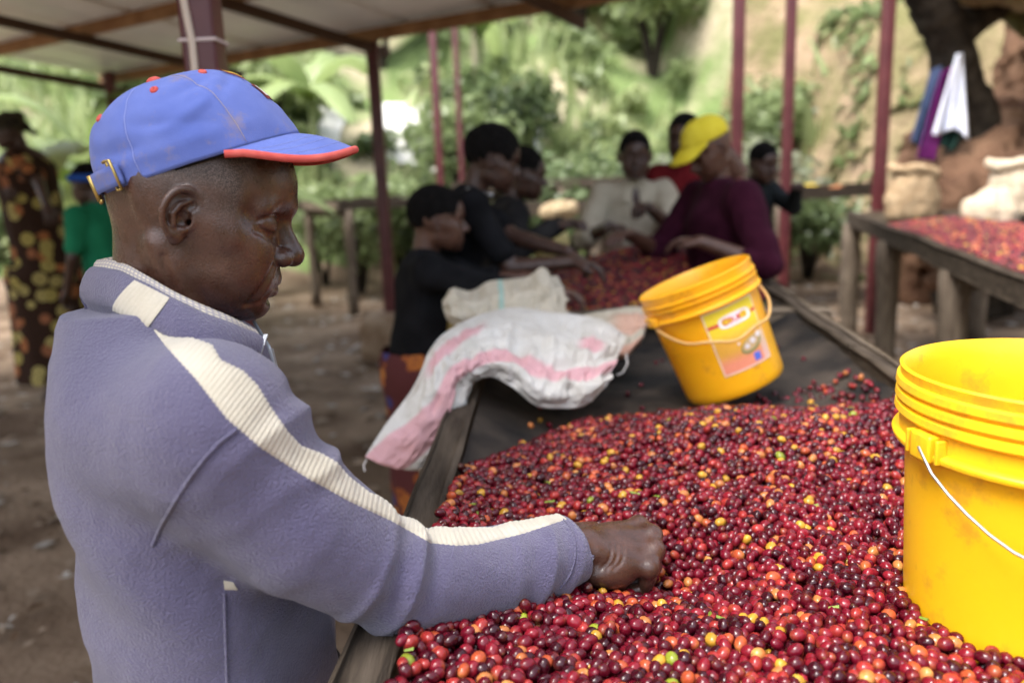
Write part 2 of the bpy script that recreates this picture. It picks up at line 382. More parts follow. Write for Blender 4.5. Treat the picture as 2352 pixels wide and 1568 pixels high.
# ------------------------------------------------------------------ drying beds
wood = mat('grey_weathered_wood', (.036, .027, .020), .85, (.115, .090, .067), 9, 6, (.3, .75), bump=.6, bscale=40, bdist=.006, stretch=(6, .7, 6), bdetail=5)
woodx = mat('weathered_wood_cross', (.09, .068, .048), .85, (.22, .175, .13), 9, 6, (.3, .75), bump=.6, bscale=40, bdist=.006, stretch=(.7, 6, 6), bdetail=5)
woodz = mat('weathered_wood_upright', (.075, .055, .040), .85, (.20, .160, .120), 9, 6, (.3, .75), bump=.6, bscale=40, bdist=.008, stretch=(6, 6, .7), bdetail=5)
def net_mat():
    m = mat('black_shade_net', (.010, .009, .009), .8, (.085, .065, .050), 6, 8, (.38, .75), spec=.25)
    n = m.node_tree.nodes; l = m.node_tree.links; b = n['Principled BSDF']; tc = [q for q in n if q.type == 'TEX_COORD'][0]
    outs = []
    for ax in (0, 1):
        wv = n.new('ShaderNodeTexWave'); wv.bands_direction = 'XY'[ax]; wv.inputs['Scale'].default_value = 110; l.new(tc.outputs['Object'], wv.inputs['Vector']); outs.append(wv)
    mx = n.new('ShaderNodeMath'); mx.operation = 'MAXIMUM'; l.new(outs[0].outputs['Fac'], mx.inputs[0]); l.new(outs[1].outputs['Fac'], mx.inputs[1])
    bp = n.new('ShaderNodeBump'); bp.inputs['Strength'].default_value = .6; bp.inputs['Distance'].default_value = .002; l.new(mx.outputs[0], bp.inputs['Height']); l.new(bp.outputs[0], b.inputs['Normal'])
    return m
net_m = net_mat()
def plank(a, b, wd, h, m, name, root, jit=.006, n=14, up=(0, 0, 1)):           # rough sawn board with uneven edges
    a = np.array(a, float); b = np.array(b, float); x = unit(b-a); y = unit(np.cross(up, x)); z = np.cross(x, y); V = []; F = []
    ph = random.uniform(0, 50)
    for i in range(n):
        t = i/(n-1); p = a+(b-a)*t
        nz = [mnoise.noise(Vector((ph+q*7.1, t*np.linalg.norm(b-a)*3.1, 0)))*jit for q in range(6)]
        bv = min(wd, h)*.14
        for (sy, sz) in ((-1, -1), (1, -1), (1, 1), (-1, 1)):
            q = p+y*(sy*wd/2+nz[0])+z*(sz*h/2+nz[1]*1.5)
            V.append(q+y*(-sy*bv if sz*sy > 0 else 0)+z*(-sz*bv if sz*sy < 0 else 0)+y*nz[2]*.4); V.append(q+y*(-sy*bv if sz*sy < 0 else 0)+z*(-sz*bv if sz*sy > 0 else 0)+z*nz[3]*.4)
    for i in range(n-1):
        for k in range(8): F.append((i*8+k, i*8+(k+1) % 8, (i+1)*8+(k+1) % 8, (i+1)*8+k))
    F.append(tuple(range(7, -1, -1))); F.append(tuple((n-1)*8+k for k in range(8)))
    o = obj(name, V, F, m); return adopt(o, root)
def log_leg(x, y, z1, r, root, name='leg', m=None):
    mb = MB(); mb.tube([(x+random.uniform(-.012, .012), y+random.uniform(-.012, .012), z1*t) for t in np.linspace(0, 1, 7)], [r*random.uniform(.88, 1.1) for _ in range(7)], 10, jit=.06)
    return adopt(mb.build(name, m or woodz, None, True), root)
# main bed
def LX(y): return -.137+.053*(y-.694)
def RX(y): return .80+.126*(y-1.614)
bed = empty('drying_bed', (.42, 2.2, 0), 'long raised bed of rough boards and black net holding two cherry heaps', 'drying bed')
for (y0, y1) in ((-.15, 1.98), (1.985, 4.5)):
    plank((LX(y0)-.020, y0, 1.035), (LX(y1)-.020, y1, 1.035), .058, .115, wood, 'side_rail', bed, .009)
    plank((RX(y0)+.03, y0, 1.045), (RX(y1)+.03, y1, 1.045), .045, .10, wood, 'side_rail', bed, .009)
plank((RX(1.2)+.075, 1.2, 1.035), (RX(4.3)+.085, 4.3, 1.035), .035, .09, woodx, 'outer_rail', bed, .012)
plank((LX(2.72)-.03, 2.76, 1.055), (RX(2.6)+.13, 2.60, 1.055), .085, .05, woodx, 'cross_board', bed, .008, up=(0, 0, 1))
plank((LX(4.45), 4.5, 1.035), (RX(4.45), 4.45, 1.035), .045, .10, woodx, 'end_board', bed, .008)
for y in (.1, 1.5, 3.0, 4.35):
    log_leg(LX(y)-.045, y, 1.0, .045, bed); log_leg(RX(y)+.11, y, 1.0, .045, bed)
    mb = MB(); mb.tube([(LX(y)-.10, y, .955), (RX(y)+.18, y, .955)], .03, 8, jit=.08); adopt(mb.build('bearer', woodx, None, True), bed)
def floor_z(x, y):
    s = (x-LX(y))/(RX(y)-LX(y)); e = np.abs(2*s-1); return .993+.075*np.clip(e, 0, 1)**5
ny, nx = 130, 46; Yg = np.linspace(-.15, 4.45, ny)
P = np.zeros((ny, nx, 3))
for j in range(nx): s = j/(nx-1); P[:, j, 0] = (LX(Yg)+.008)*(1-s)+(RX(Yg)+.008)*s; P[:, j, 1] = Yg
P[:, :, 2] = floor_z(P[:, :, 0], P[:, :, 1])+(.007+.010*smooth01(1.2, 1.7, P[:, :, 1]))*fbm(P.reshape(-1, 3), 4.5, 3).reshape(ny, nx)
ridge = lambda x, y, cx, cy, rx, ry, h: h*np.exp(-((x-cx)/rx)**2-((y-cy)/ry)**2)
P[:, :, 2] += ridge(P[:, :, 0], P[:, :, 1], .52, 2.80, .10, .10, .085)              # net bunched up at the cross board
o = grid_obj('net', P, net_m); adopt(o, bed)
NETP = P
# other beds
def simple_bed(name, A, B, width, z, lab, legs, lt=.07, net=True, h=.11, cat='drying bed', legm=None):
    A = np.array(A, float); B = np.array(B, float); d = unit(vec(*(B-A), 0)); n_ = vec(-d[1], d[0], 0)*width; A3 = vec(*A, 0); B3 = vec(*B, 0)
    root = empty(name, (*((A+B)/2+n_[:2]/2), 0), lab, cat)
    up_ = vec(0, 0, z)
    plank(A3+up_, B3+up_, .05, h, wood, 'side_rail', root, .012); plank(A3+n_+up_, B3+n_+up_, .05, h, wood, 'side_rail', root, .012)
    plank(A3+up_-vec(0, 0, .01)+d*.06, A3+n_+up_-vec(0, 0, .01)+d*.06, .045, h*.9, woodx, 'end_board', root, .01); plank(B3+up_-vec(0, 0, .01)-d*.06, B3+n_+up_-vec(0, 0, .01)-d*.06, .045, h*.9, woodx, 'end_board', root, .01)
    for t in legs:
        for k in (.02, .98):
            p = A3+(B3-A3)*t+n_*k; log_leg(p[0], p[1], z-.05, lt, root, m=legm)
        p = A3+(B3-A3)*t; mb = MB(); mb.tube([p+vec(0, 0, z-.10), p+n_+vec(0, 0, z-.10)], .04, 8, jit=.06); adopt(mb.build('bearer', woodx, None, True), root)
    P = np.array([[A3+(B3-A3)*t+n_*s+vec(0, 0, z-.01-.05*(1-(2*s-1)**4)) for s in np.linspace(.02, .98, 16)] for t in np.linspace(.01, .99, 24)])
    P[:, :, 2] += .01*fbm(P.reshape(-1, 3), 3, 2).reshape(24, 16)
    adopt(grid_obj('net', P, net_m), root); return root
RB0 = onz(1950, 488, 1.12)[:2]; RB1 = onz(2352, 640, 1.12)[:2]; RB1 = RB0+(RB1-RB0)*1.35
simple_bed('drying_bed', RB1, RB0, -1.05, 1.08, 'bed on stout log legs with burlap sacks and a spread of cherries', (.10, .42, .70, .985), .075)
LB0 = onz(735, 702, 0)[:2]; 
simple_bed('drying_bed', LB0+vec(-.15, -.1), LB0+vec(2.4, 1.9), -1.1, 1.28, 'empty dark bed on thin legs standing beside the concrete footing', (.04, .5, .96), .06)
simple_bed('drying_bed', (-.5, 8.4), (2.3, 7.9), 1.0, 1.18, 'empty bed running behind the man in the cream shirt', (.03, .5, .97), .07)
simple_bed('drying_bed', (-.7, 10.4), (3.4, 9.6), 1.0, 1.42, 'tall empty bed in front of the coffee shrubs', (.03, .35, .68, .97), .07)
simple_bed('drying_bed', (2.75, 8.15), (4.9, 8.75), 1.1, 1.24, 'rear bed with a few bright leavings at the foot of the bank', (.03, .97), .075)
# ------------------------------------------------------------------ heads (x forward, y left, z up, origin between the ears)
def head_sdf(detail=True, ears=True):
    s = Sdf()
    s.add(sd_ell((-.008, 0, .045), (.099, .076, .088)))
    s.add(sd_ell((.046, 0, .045), (.056, .060, .056)), .02)
    for y in (-1, 1):
        s.add(sd_cap((.089, 0, .030), (.074, .046*y, .026), .0125, .011), .014)          # brow
    s.add(sd_ell((.040, 0, -.025), (.052, .055, .062)), .02)
    for y in (-1, 1):
        s.add(sd_ell((.052, .047*y, -.010), (.028, .020, .017)), .02)                   # cheekbone
        s.add(sd_cap((.045, .060*y, -.006), (.002, .068*y, .002), .010), .018)
        s.add(sd_ell((.037, .037*y, -.044), (.050, .033, .045)), .024)                   # cheek
        s.add(sd_cap((-.004, .050*y, -.050), (.066, .014*y, -.087), .019, .016), .022)  # jaw
        s.add(sd_ell((-.005, .063*y, .02), (.05, .014, .05)), .02)
    s.add(sd_ell((.068, 0, -.054), (.034, .036, .032)), .024)
    for y in (-1, 1): s.add(sd_ell((.056, .033*y, -.052), (.031, .022, .038)), .024)
    #                           # muzzle
    s.add(sd_ell((.078, 0, -.086), (.019, .025, .016)), .016)                            # chin
    for y in (-1, 1):
        s.sub(sd_ell((.104, .035*y, .0145), (.020, .022, .0115)), .022)                   # sockets
        s.add(sd_ell((.0660, .030*y, -.020), (.0235, .0245, .0210)), .018)
        s.add(sd_ell((.0740, .0330*y, .0105), (.0150, .0190, .0130)), .010)                # lidded eye
    s.add(sd_cap((.088, 0, .018), (.110, 0, -.016), .0085, .0125), .010)                 # nose
    s.add(sd_ell((.112, 0, -.021), (.0125, .0135, .0115)), .008)
    for y in (-1, 1):
        s.add(sd_ell((.100, .0165*y, -.0245), (.0135, .0092, .0105)), .006)
    for y in (-1, 1):
        s.add(sd_cap((.0965, .004*y, -.0520), (.073, .029*y, -.0605), .0078, .0050), .006)  # lips
        s.add(sd_cap((.0945, .004*y, -.0662), (.073, .028*y, -.0635), .0088, .0056), .006)
    if detail:
        for y in (-1, 1):
            s.sub(sd_ell((.1045, .0095*y, -.0335), (.0065, .0040, .0050)), .003)         # nostrils
            s.crease([(.0945, .026*y, -.016), (.088, .036*y, -.034), (.078, .041*y, -.054), (.070, .042*y, -.072)], [.0008, .0013, .0014, .0004], .010)
            s.crease([(.0870, .0150*y, -.036), (.0855, .0265*y, -.031), (.0885, .028*y, -.020), (.093, .024*y, -.013)], [.0008, .0016, .0016, .0006], .004)  # wing crease
            s.crease([(.081, .022*y, .0165), (.0845, .032*y, .0215), (.0775, .044*y, .0190), (.069, .0505*y, .013)], [.0009, .0016, .0016, .0006], .004)   # lid crease
            s.crease([(.082, .0215*y, .0055), (.0870, .032*y, .0020), (.0808, .0435*y, .0050), (.071, .050*y, .008)], [.0009, .0015, .0016, .0006], .0026) # lash line
            s.crease([(.083, .022*y, -.004), (.082, .034*y, -.0100), (.074, .046*y, -.0085), (.066, .055*y, -.003)], [.0006, .0014, .0012, .0004], .008)       # under-eye
            s.crease([(.072, .0290*y, -.061), (.067, .034*y, -.069), (.065, .036*y, -.073)], [.0018, .0014, .0004], .007)          # corner of the mouth
        s.crease([(.0730, -.031, -.0625), (.0905, -.021, -.0592), (.1050, 0, -.0588), (.0905, .021, -.0592), (.0730, .031, -.0625)], [.0010, .0015, .0012, .0015, .0010], .003)
        s.sub(sd_ell((.100, 0, -.0765), (.009, .016, .0030)), .008)                        # under the lip
    if ears:
        for y in (-1, 1):
            # auricle frame: e1 forward, e2 up, e3 outward, swung out from the skull
            A = euler(0, 0, math.radians(-26*y)) @ euler(0, math.radians(9), 0); O = np.array([.002, .0725*y, -.001])
            E_ = .82
            def q(a, b, c): return O+A @ np.array([a*.95, c*y, b*E_])
            def rr(*a): return tuple(E_*v for v in a)
            s.add(sd_ell(q(-.012, .004, .004), rr(.020, .0045, .031), A), .006)
            s.sub(sd_ell(q(-.008, -.003, .0085), rr(.0105, .0075, .0135), A), .003)          # bowl
            s.sub(sd_ell(q(-.008, .019, .0095), rr(.010, .0050, .0085), A), .004)            # upper hollow
            hx = [q(.004, .004, .004), q(.006, .018, .006), q(.000, .030, .0075), q(-.012, .035, .009), q(-.024, .030, .0105), q(-.031, .016, .0115), q(-.031, -.001, .0105), q(-.025, -.015, .009), q(-.016, -.025, .008)]
            hr = list(rr(.0030, .0040, .0046, .0048, .0048, .0046, .0044, .0042, .0045)); hp_ = np.array(hx); tt = np.linspace(0, 8, 33)
            hx = [.5*(2*hp_[i]+(hp_[min(i+1, 8)]-hp_[max(i-1, 0)])*x+(2*hp_[max(i-1, 0)]-5*hp_[i]+4*hp_[min(i+1, 8)]-hp_[min(i+2, 8)])*x*x+(3*hp_[i]-hp_[max(i-1, 0)]-3*hp_[min(i+1, 8)]+hp_[min(i+2, 8)])*x**3) for i, x in [(min(int(t), 7), t-min(int(t), 7)) for t in tt]]
            s.add(sd_chain(hx, list(np.interp(tt, range(9), hr))), .003)
            #s.add(sd_chain(hx, list(rr(.0030, .0040, .0046, .0048, .0048, .0046, .0044, .0042, .0045))), .003)
            s.add(sd_chain([q(-.006, .023, .0065), q(-.016, .014, .0095), q(-.020, .001, .0100), q(-.015, -.012, .0090)], list(rr(.0022, .0034, .0036, .0036))), .004)
            s.add(sd_ell(q(-.008, -.026, .0065), rr(.0095, .0055, .0110), A), .005)          # lobe
            s.add(sd_ell(q(.0035, -.004, .0065), rr(.0048, .0045, .0070), A), .004)          # tragus
            s.add(sd_ell(q(-.004, -.0155, .0070), rr(.0050, .0040, .0040), A), .004)
            if detail: s.sub(sd_cap(q(-.001, -.003, .007), q(.008, -.004, -.006), .0030), .003)
    return s

def skin_mat(name, base, mottled, rough=.42, pores=1.0):
    m = mat(name, base, rough, mottled, 38, 5, (.35, .7), bump=.32*pores, bscale=520, bdetail=3, bdist=.002, sss=.06, spec=.5)
    n = m.node_tree.nodes; l = m.node_tree.links; b = n['Principled BSDF']
    # uneven gloss
    tc = [q for q in n if q.type == 'TEX_COORD'][0]
    nz = n.new('ShaderNodeTexNoise'); nz.inputs['Scale'].default_value = 90; nz.inputs['Detail'].default_value = 3
    l.new(tc.outputs['Object'], nz.inputs['Vector'])
    mr = n.new('ShaderNodeMapRange'); mr.inputs[1].default_value = .3; mr.inputs[2].default_value = .7; mr.inputs[3].default_value = rough-.10; mr.inputs[4].default_value = rough+.12
    l.new(nz.outputs['Fac'], mr.inputs[0]); l.new(mr.outputs[0], b.inputs['Roughness'])
    return m
# ------------------------------------------------------------------ the man at the bed: head
HEAD_O = at(450, 494, .90); HY = math.radians(13); HP = math.radians(17); HR = math.radians(0); HS = 1.0
HM = euler(0, 0, HY) @ euler(0, HP, 0) @ euler(HR, 0, 0)
def h2w(P): return HEAD_O+HS*(np.asarray(P) @ HM.T)
def w2h(P): return (P-HEAD_O) @ HM/HS
skin = skin_mat('skin_dark_brown', (.052, .023, .015), (.090, .041, .027), .28)
skin.node_tree.nodes['Principled BSDF'].inputs['Coat Weight'].default_value = .18; skin.node_tree.nodes['Principled BSDF'].inputs['Coat Roughness'].default_value = .3
def stubble(m):
    n = m.node_tree.nodes; l = m.node_tree.links; b = n['Principled BSDF']; src = b.inputs['Base Color'].links[0].from_socket; rs = b.inputs['Roughness'].links[0].from_socket
    tc = [q for q in n if q.type == 'TEX_COORD'][0]; a = n.new('ShaderNodeAttribute'); a.attribute_name = 'col'
    sp = n.new('ShaderNodeTexNoise'); sp.inputs['Scale'].default_value = 700; sp.inputs['Detail'].default_value = 2; l.new(tc.outputs['Object'], sp.inputs['Vector'])
    rp = n.new('ShaderNodeValToRGB'); rp.color_ramp.elements[0].position = .42; rp.color_ramp.elements[1].position = .62; rp.color_ramp.elements[0].color = (.020, .014, .012, 1); rp.color_ramp.elements[1].color = (.115, .085, .072, 1); l.new(sp.outputs['Fac'], rp.inputs[0])
    mx = n.new('ShaderNodeMix'); mx.data_type = 'RGBA'; l.new(a.outputs['Fac'], mx.inputs[0]); l.new(src, mx.inputs[6]); l.new(rp.outputs[0], mx.inputs[7]); l.new(mx.outputs[2], b.inputs['Base Color'])
    mr = n.new('ShaderNodeMix'); mr.data_type = 'FLOAT'; l.new(a.outputs['Fac'], mr.inputs[0]); l.new(rs, mr.inputs[2]); mr.inputs[3].default_value = .75; l.new(mr.outputs[0], b.inputs['Roughness'])
stubble(skin)
_hs = head_sdf()
NB = w2h(vec(-.395, .89, 1.30)); NT = vec(-.030, 0, -.01)
_hs.add(sd_cap(NT, NB, .054, .062), .022)
for y in (-1, 1): _hs.add(sd_cap((-.022, .060*y, -.035), NB+vec(.075, .028*y, 0), .012, .014), .016)
_hs.crease([(-.014, -.073, -.045), (.000, -.070, -.075), (.022, -.062, -.108)], [.0008, .0018, .0012], .008)
man_head_V, man_head_F = polygonise(_hs, (-.14, -.11, -.26), (.14, .11, .15), .0018)
# ------------------------------------------------------------------ the man at the bed: jacket, cap, hand, trousers
man = empty('person', (-.385, .88, 0), 'man in lavender fleece jacket and blue cap, fist in the cherries', 'person')
def man_part(name, V, F, m, smooth=True, parent=None, colors=None):
    o = obj(name, np.asarray(V)-np.array([-.385, .88, 0]), F, m, parent or man, smooth, colors); return o

# --- jacket body
YAW = math.radians(9)
_tz = np.array([.84, .95, 1.10, 1.22, 1.29, 1.34, 1.380, 1.408, 1.428])
_tx = np.array([-.362, -.362, -.368, -.376, -.386, -.397, -.405, -.410, -.410])
_trx = np.array([.132, .132, .132, .123, .112, .102, .094, .086, .078])
_try = np.array([.19, .19, .20, .20, .188, .166, .140, .116, .098])
def sd_torso(P):
    xc = np.interp(P[:, 2], _tz, _tx); rx = np.interp(P[:, 2], _tz, _trx); ry = np.interp(P[:, 2], _tz, _try)
    dx = P[:, 0]-xc; dy = P[:, 1]-.885; X = dx*math.cos(YAW)+dy*math.sin(YAW); Y = -dx*math.sin(YAW)+dy*math.cos(YAW)
    k0 = np.sqrt((X/rx)**2+(Y/ry)**2)+1e-9; k1 = np.sqrt((X/rx**2)**2+(Y/ry**2)**2)+1e-9
    d = k0*(k0-1)/k1
    return np.maximum(np.maximum(d, .85-P[:, 2]), P[:, 2]-1.422)
ARM = [vec(-.378, .775, 1.315), at(485, 985, .765), at(690, 1205, .80), at(925, 1335, .865), at(1130, 1312, .94), at(1312, 1256, 1.000)]
ARM_R = [.070, .078, .071, .057, .051, .0450]
js = Sdf(.03)
js.add(sd_torso)
js.add(sd_cap(ARM[0], ARM[1], ARM_R[0], ARM_R[1]), .07)
js.add(sd_chain(ARM[1:], ARM_R[1:]), .035)
js.add(sd_chain([vec(-.385, 1.02, 1.315), vec(-.385, 1.08, 1.12), vec(-.30, 1.09, .97)], [.070, .066, .056]), .03)   # other arm, hanging to the bed
def pxl(lst): return [at(*q) for q in lst]
def sleeve_folds(P):
    out = np.zeros(len(P))
    for (A, B, f0, t0, t1, am, sl, sd_) in ((ARM[3], ARM[5], 5.2, .45, 1.0, .0055, .9, 1.), (ARM[2], ARM[3], 3.0, .45, 1.15, .0070, -.7, 2.), (ARM[1], ARM[2], 2.4, .0, .9, .0055, .8, 4.)):
        ax = B-A; L = np.linalg.norm(ax); ax = ax/L; q = P-A; t = (q @ ax)/L; rad_ = q-(q @ ax)[:, None]*ax
        s1 = unit(np.cross(ax, vec(0, 0, 1))); s2 = np.cross(ax, s1); ang = np.arctan2(rad_ @ s2, rad_ @ s1); dist = np.linalg.norm(rad_, axis=1)
        w_ = smooth01(t0, t0+.2, t)*smooth01(t1+.05, t1-.2, t)*smooth01(.13, .09, dist); ph = f0*t*2*math.pi+sl*ang*2+sd_+1.3*vnoise(P*11)
        out += am*w_*(1-np.abs(np.sin(ph*.5))*1.6)*(.55+.45*np.sin(ang*1.0+sd_))
    # pulled cloth across the back towards the armpit
    d = P-vec(-.43, .72, 1.20); out += .0050*np.sin((d[:, 2]*46+d[:, 0]*38))*np.exp(-(np.linalg.norm(d, axis=1)/.14)**2)
    A_ = np.arctan2(P[:, 1]-.885, P[:, 0]+.38); out += .005*np.sin(A_*7+P[:, 2]*9+1.5*vnoise(P*5))*smooth01(1.20, 1.0, P[:, 2])
    return -out
js.disp(sleeve_folds)
js.disp(lambda P: .0028*vnoise(P*9+3.1)+.0012*vnoise(P*22)+.0009*vnoise(P*60))
jV, jF = polygonise(js, (-.60, .55, .84), (.14, 1.22, 1.48), .0042)
# open the cuff: drop the faces that close the sleeve end, the sleeve ends just behind the wrist
_ad = unit(ARM[5]-ARM[4]); cuff_c = ARM[5]-_ad*.004
def cut_plane(V, F, c, n, near, rr):
    d = (V-c) @ n; sn = (d > -.0015) & (d < .005) & (np.linalg.norm(V-near, axis=1) < rr); V[sn] -= (d[sn]*1.0)[:, None]*n-1e-6*n*0; V[sn] -= n*1e-5
    keep = ~(((V-c) @ n > 0) & (np.linalg.norm(V-near, axis=1) < rr)); return F[keep[F].all(1)]
jF = cut_plane(jV, jF, cuff_c, unit(_ad+vec(.05, .15, .10)), ARM[5], .14)
def fleece(name, c1, c2, cl=400, strength=.85):
    m = mat(name, c1, .95, c2, 14, 5, (.3, .7), spec=.1, sheen=.35)
    n = m.node_tree.nodes; l = m.node_tree.links; b = n['Principled BSDF']
    b.inputs['Sheen Roughness'].default_value = .5
    tc = [q for q in n if q.type == 'TEX_COORD'][0]
    v1 = n.new('ShaderNodeTexNoise'); v1.inputs['Scale'].default_value = cl; v1.inputs['Detail'].default_value = 3; v1.inputs['Distortion'].default_value = .15
    v2 = n.new('ShaderNodeTexNoise'); v2.inputs['Scale'].default_value = cl*5; v2.inputs['Detail'].default_value = 2
    l.new(tc.outputs['Object'], v1.inputs['Vector']); l.new(tc.outputs['Object'], v2.inputs['Vector'])
    ad = n.new('ShaderNodeMath'); ad.operation = 'MULTIPLY_ADD'; ad.inputs[1].default_value = .25; l.new(v2.outputs['Fac'], ad.inputs[0]); l.new(v1.outputs['Fac'], ad.inputs[2])
    bp = n.new('ShaderNodeBump'); bp.inputs['Strength'].default_value = strength; bp.inputs['Distance'].default_value = .004
    l.new(ad.outputs[0], bp.inputs['Height']); l.new(bp.outputs[0], b.inputs['Normal'])
    return m
fleece_m = fleece('lavender_fleece', (.098, .087, .158), (.125, .112, .192))
cream_m = fleece('cream_rib_knit', (.47, .42, .33), (.56, .51, .42), 600, .35)
jacket = man_part('jacket', jV, jF, fleece_m); solidify(jacket, .004)
J = BVHTree.FromPolygons([Vector(p) for p in jV], [tuple(map(int, q)) for q in jF])
def cast(u, v):
    k = Vector(ray(u, v)).normalized(); h = J.ray_cast(Vector(_c), k)
    return h[0], h[1]
def strip(name, lo, up, m, n=160, k=10, off=.0009, ribs=0, rib_h=.0010, parent=None):
    lo = np.array(lo, float); up = np.array(up, float)
    def res(a, n):
        s = np.r_[0, np.cumsum(np.linalg.norm(np.diff(a, axis=0), axis=1))]; t = np.linspace(0, s[-1], n)
        return np.stack([np.interp(t, s, a[:, 0]), np.interp(t, s, a[:, 1])], 1)
    A = res(lo, n); B = res(up, n); P = np.zeros((n, k, 3)); last = None
    for i in range(n):
        for j in range(k):
            t = j/(k-1); uv = A[i]*(1-t)+B[i]*t; h, nn = cast(*uv); q = t
            while h is None and q > .02: q -= .04; uv = A[i]*(1-q)+B[i]*q; h, nn = cast(*uv)
            if h is None: h, nn = last
            last = (h, nn); rib = rib_h*abs(math.sin(math.pi*i*ribs/n)) if ribs else 0
            edge = 0 if 0 < j < k-1 else -.0016
            P[i, j] = h+nn*(off+rib+edge)
    P[1:-1, :] = (P[:-2, :]+2*P[1:-1, :]+P[2:, :])/4 if not ribs else P[1:-1, :]
    o = grid_obj(name, P-np.array([-.385, .88, 0]), m, parent or man); return o
lo = [(338, 738), (380, 795), (450, 872), (520, 962), (600, 1030), (700, 1095), (800, 1150), (900, 1197), (990, 1247), (1050, 1253), (1100, 1250), (1200, 1226), (1302, 1192)]
up = [(352, 738), (410, 762), (488, 790), (508, 825), (560, 850), (592, 882), (622, 932), (662, 990), (692, 1022), (740, 1040), (775, 1060), (802, 1092), (850, 1130), (900, 1143), (950, 1172), (983, 1214), (1015, 1192), (1060, 1208), (1130, 1210), (1180, 1192), (1278, 1178)]
strip('sleeve_stripe', lo, up, cream_m, n=560, k=12, ribs=95, rib_h=.0007, parent=jacket)
strip('side_stripe', [(516, 1356), (548, 1356)], [(513, 1330), (535, 1335)], cream_m, n=12, k=6, parent=jacket)

def seam(name, px, r_=.0020, n=60):
    px = np.array(px, float); pts = []
    for t in np.linspace(0, len(px)-1, n):
        i = min(int(t), len(px)-2); x = t-i; p0, p1, p2, p3 = px[max(i-1, 0)], px[i], px[i+1], px[min(i+2, len(px)-1)]
        uv = .5*(2*p1+(p2-p0)*x+(2*p0-5*p1+4*p2-p3)*x*x+(3*p1-p0-3*p2+p3)*x**3); h, nn = cast(*uv)
        if h is not None: pts.append(np.array(h+nn*r_*.35)-np.array([-.385, .88, 0]))
    mb = MB(); mb.tube(pts, r_, 6); mb.build(name, fleece_m, jacket, True)
seam('armhole_seam', [(545, 985), (500, 1020), (445, 1085), (385, 1180), (350, 1252)], .0018)
seam('side_seam', [(515, 1362), (517, 1450), (521, 1566)], .0016)
seam('cuff_seam', [(1283, 1182), (1312, 1215), (1322, 1262), (1312, 1312), (1286, 1352)], .0012)
# --- collar: traced edges on the near side, mirrored in the body's midplane
_top = [(208, 612, .890), (232, 611, .868), (285, 626, .836), (345, 656, .816), (405, 688, .806), (470, 716, .806), (540, 742, .822), (603, 772, .860)]
_bot = [(186, 690, .905), (215, 700, .868), (268, 715, .824), (330, 748, .794), (400, 778, .780), (470, 800, .780), (535, 828, .803), (580, 838, .840)]
def respl(a, n):
    a = np.array(a); s = np.r_[0, np.cumsum(np.linalg.norm(np.diff(a, axis=0), axis=1))]; t = np.linspace(0, s[-1], n)
    return np.stack([np.interp(t, s, a[:, k]) for k in range(3)], 1)
NN = 60
top = respl(pxl(_top), NN); bot = respl(pxl(_bot), NN)
for _ in range(6):
    for a in (top, bot): a[1:-1] = (a[:-2]+2*a[1:-1]+a[2:])/4
mp = vec(*top[0][:2], 0)+vec(0, .004, 0); mn = unit(vec(-math.sin(YAW), math.cos(YAW), 0))
mirror = lambda A: A-2*((A-mp) @ mn)[:, None]*mn
top2 = np.vstack([top[::-1], mirror(top)[1:40]]); bot2 = np.vstack([bot[::-1], mirror(bot)[1:40]])
cen = vec(-.385, .895, 0)
def inward(A, d): q = cen-A; q[:, 2] = 0; return A+q/np.linalg.norm(q, axis=1)[:, None]*d
prof = []
for t, b_ in ((1.45, -.012), (1.12, -.006), (1.0, -.001), (.85, .0035), (.6, .006), (.35, .006), (.15, .004), (.04, .001), (0, -.0025), (.05, -.006), (.4, -.008), (1.0, -.010)):
    A = top2*(1-t)+bot2*t; prof.append(inward(A, -b_))
P = np.stack(prof, 1)
P += .0012*vnoise((P.reshape(-1, 3))*30).reshape(P.shape[0], P.shape[1], 1)
off0 = np.array([-.385, .88, 0])
collar = grid_obj('collar', P-off0, fleece_m, jacket)
# lining band standing a little above the fleece edge
def plaid(name):
    m = mat(name, (.66, .60, .48), .9, bump=.3, bscale=900, bdist=.001)
    n = m.node_tree.nodes; l = m.node_tree.links; b = n['Principled BSDF']
    uvn = n.new('ShaderNodeAttribute'); uvn.attribute_name = 'col'
    sp = n.new('ShaderNodeSeparateColor'); l.new(uvn.outputs['Color'], sp.inputs[0])
    outs = []
    for ch, fr in ((0, 62), (1, 3)):
        mu = n.new('ShaderNodeMath'); mu.operation = 'MULTIPLY'; mu.inputs[1].default_value = fr; l.new(sp.outputs[ch], mu.inputs[0])
        fr_ = n.new('ShaderNodeMath'); fr_.operation = 'FRACT'; l.new(mu.outputs[0], fr_.inputs[0])
        gt = n.new('ShaderNodeMath'); gt.operation = 'GREATER_THAN'; gt.inputs[1].default_value = .62; l.new(fr_.outputs[0], gt.inputs[0]); outs.append(gt)
    mx = n.new('ShaderNodeMath'); mx.operation = 'MAXIMUM'; l.new(outs[0].outputs[0], mx.inputs[0]); l.new(outs[1].outputs[0], mx.inputs[1])
    mi = n.new('ShaderNodeMix'); mi.data_type = 'RGBA'; mi.inputs[6].default_value = (.52, .47, .38, 1); mi.inputs[7].default_value = (.30, .28, .30, 1)
    l.new(mx.outputs[0], mi.inputs[0]); l.new(mi.outputs[2], b.inputs['Base Color']); return m
A0 = inward(top2*.97+bot2*.03, .003); A1 = inward(top2.copy(), .008); A1[:, 2] += .007; A2 = inward(top2.copy(), .012); A2[:, 2] += .004; A3 = inward(top2*.5+bot2*.5, .012)
P = np.stack([A0, A1*.5+A0*.5+(A0-inward(A0.copy(), .002))*.6, A1, A2, A3], 1)
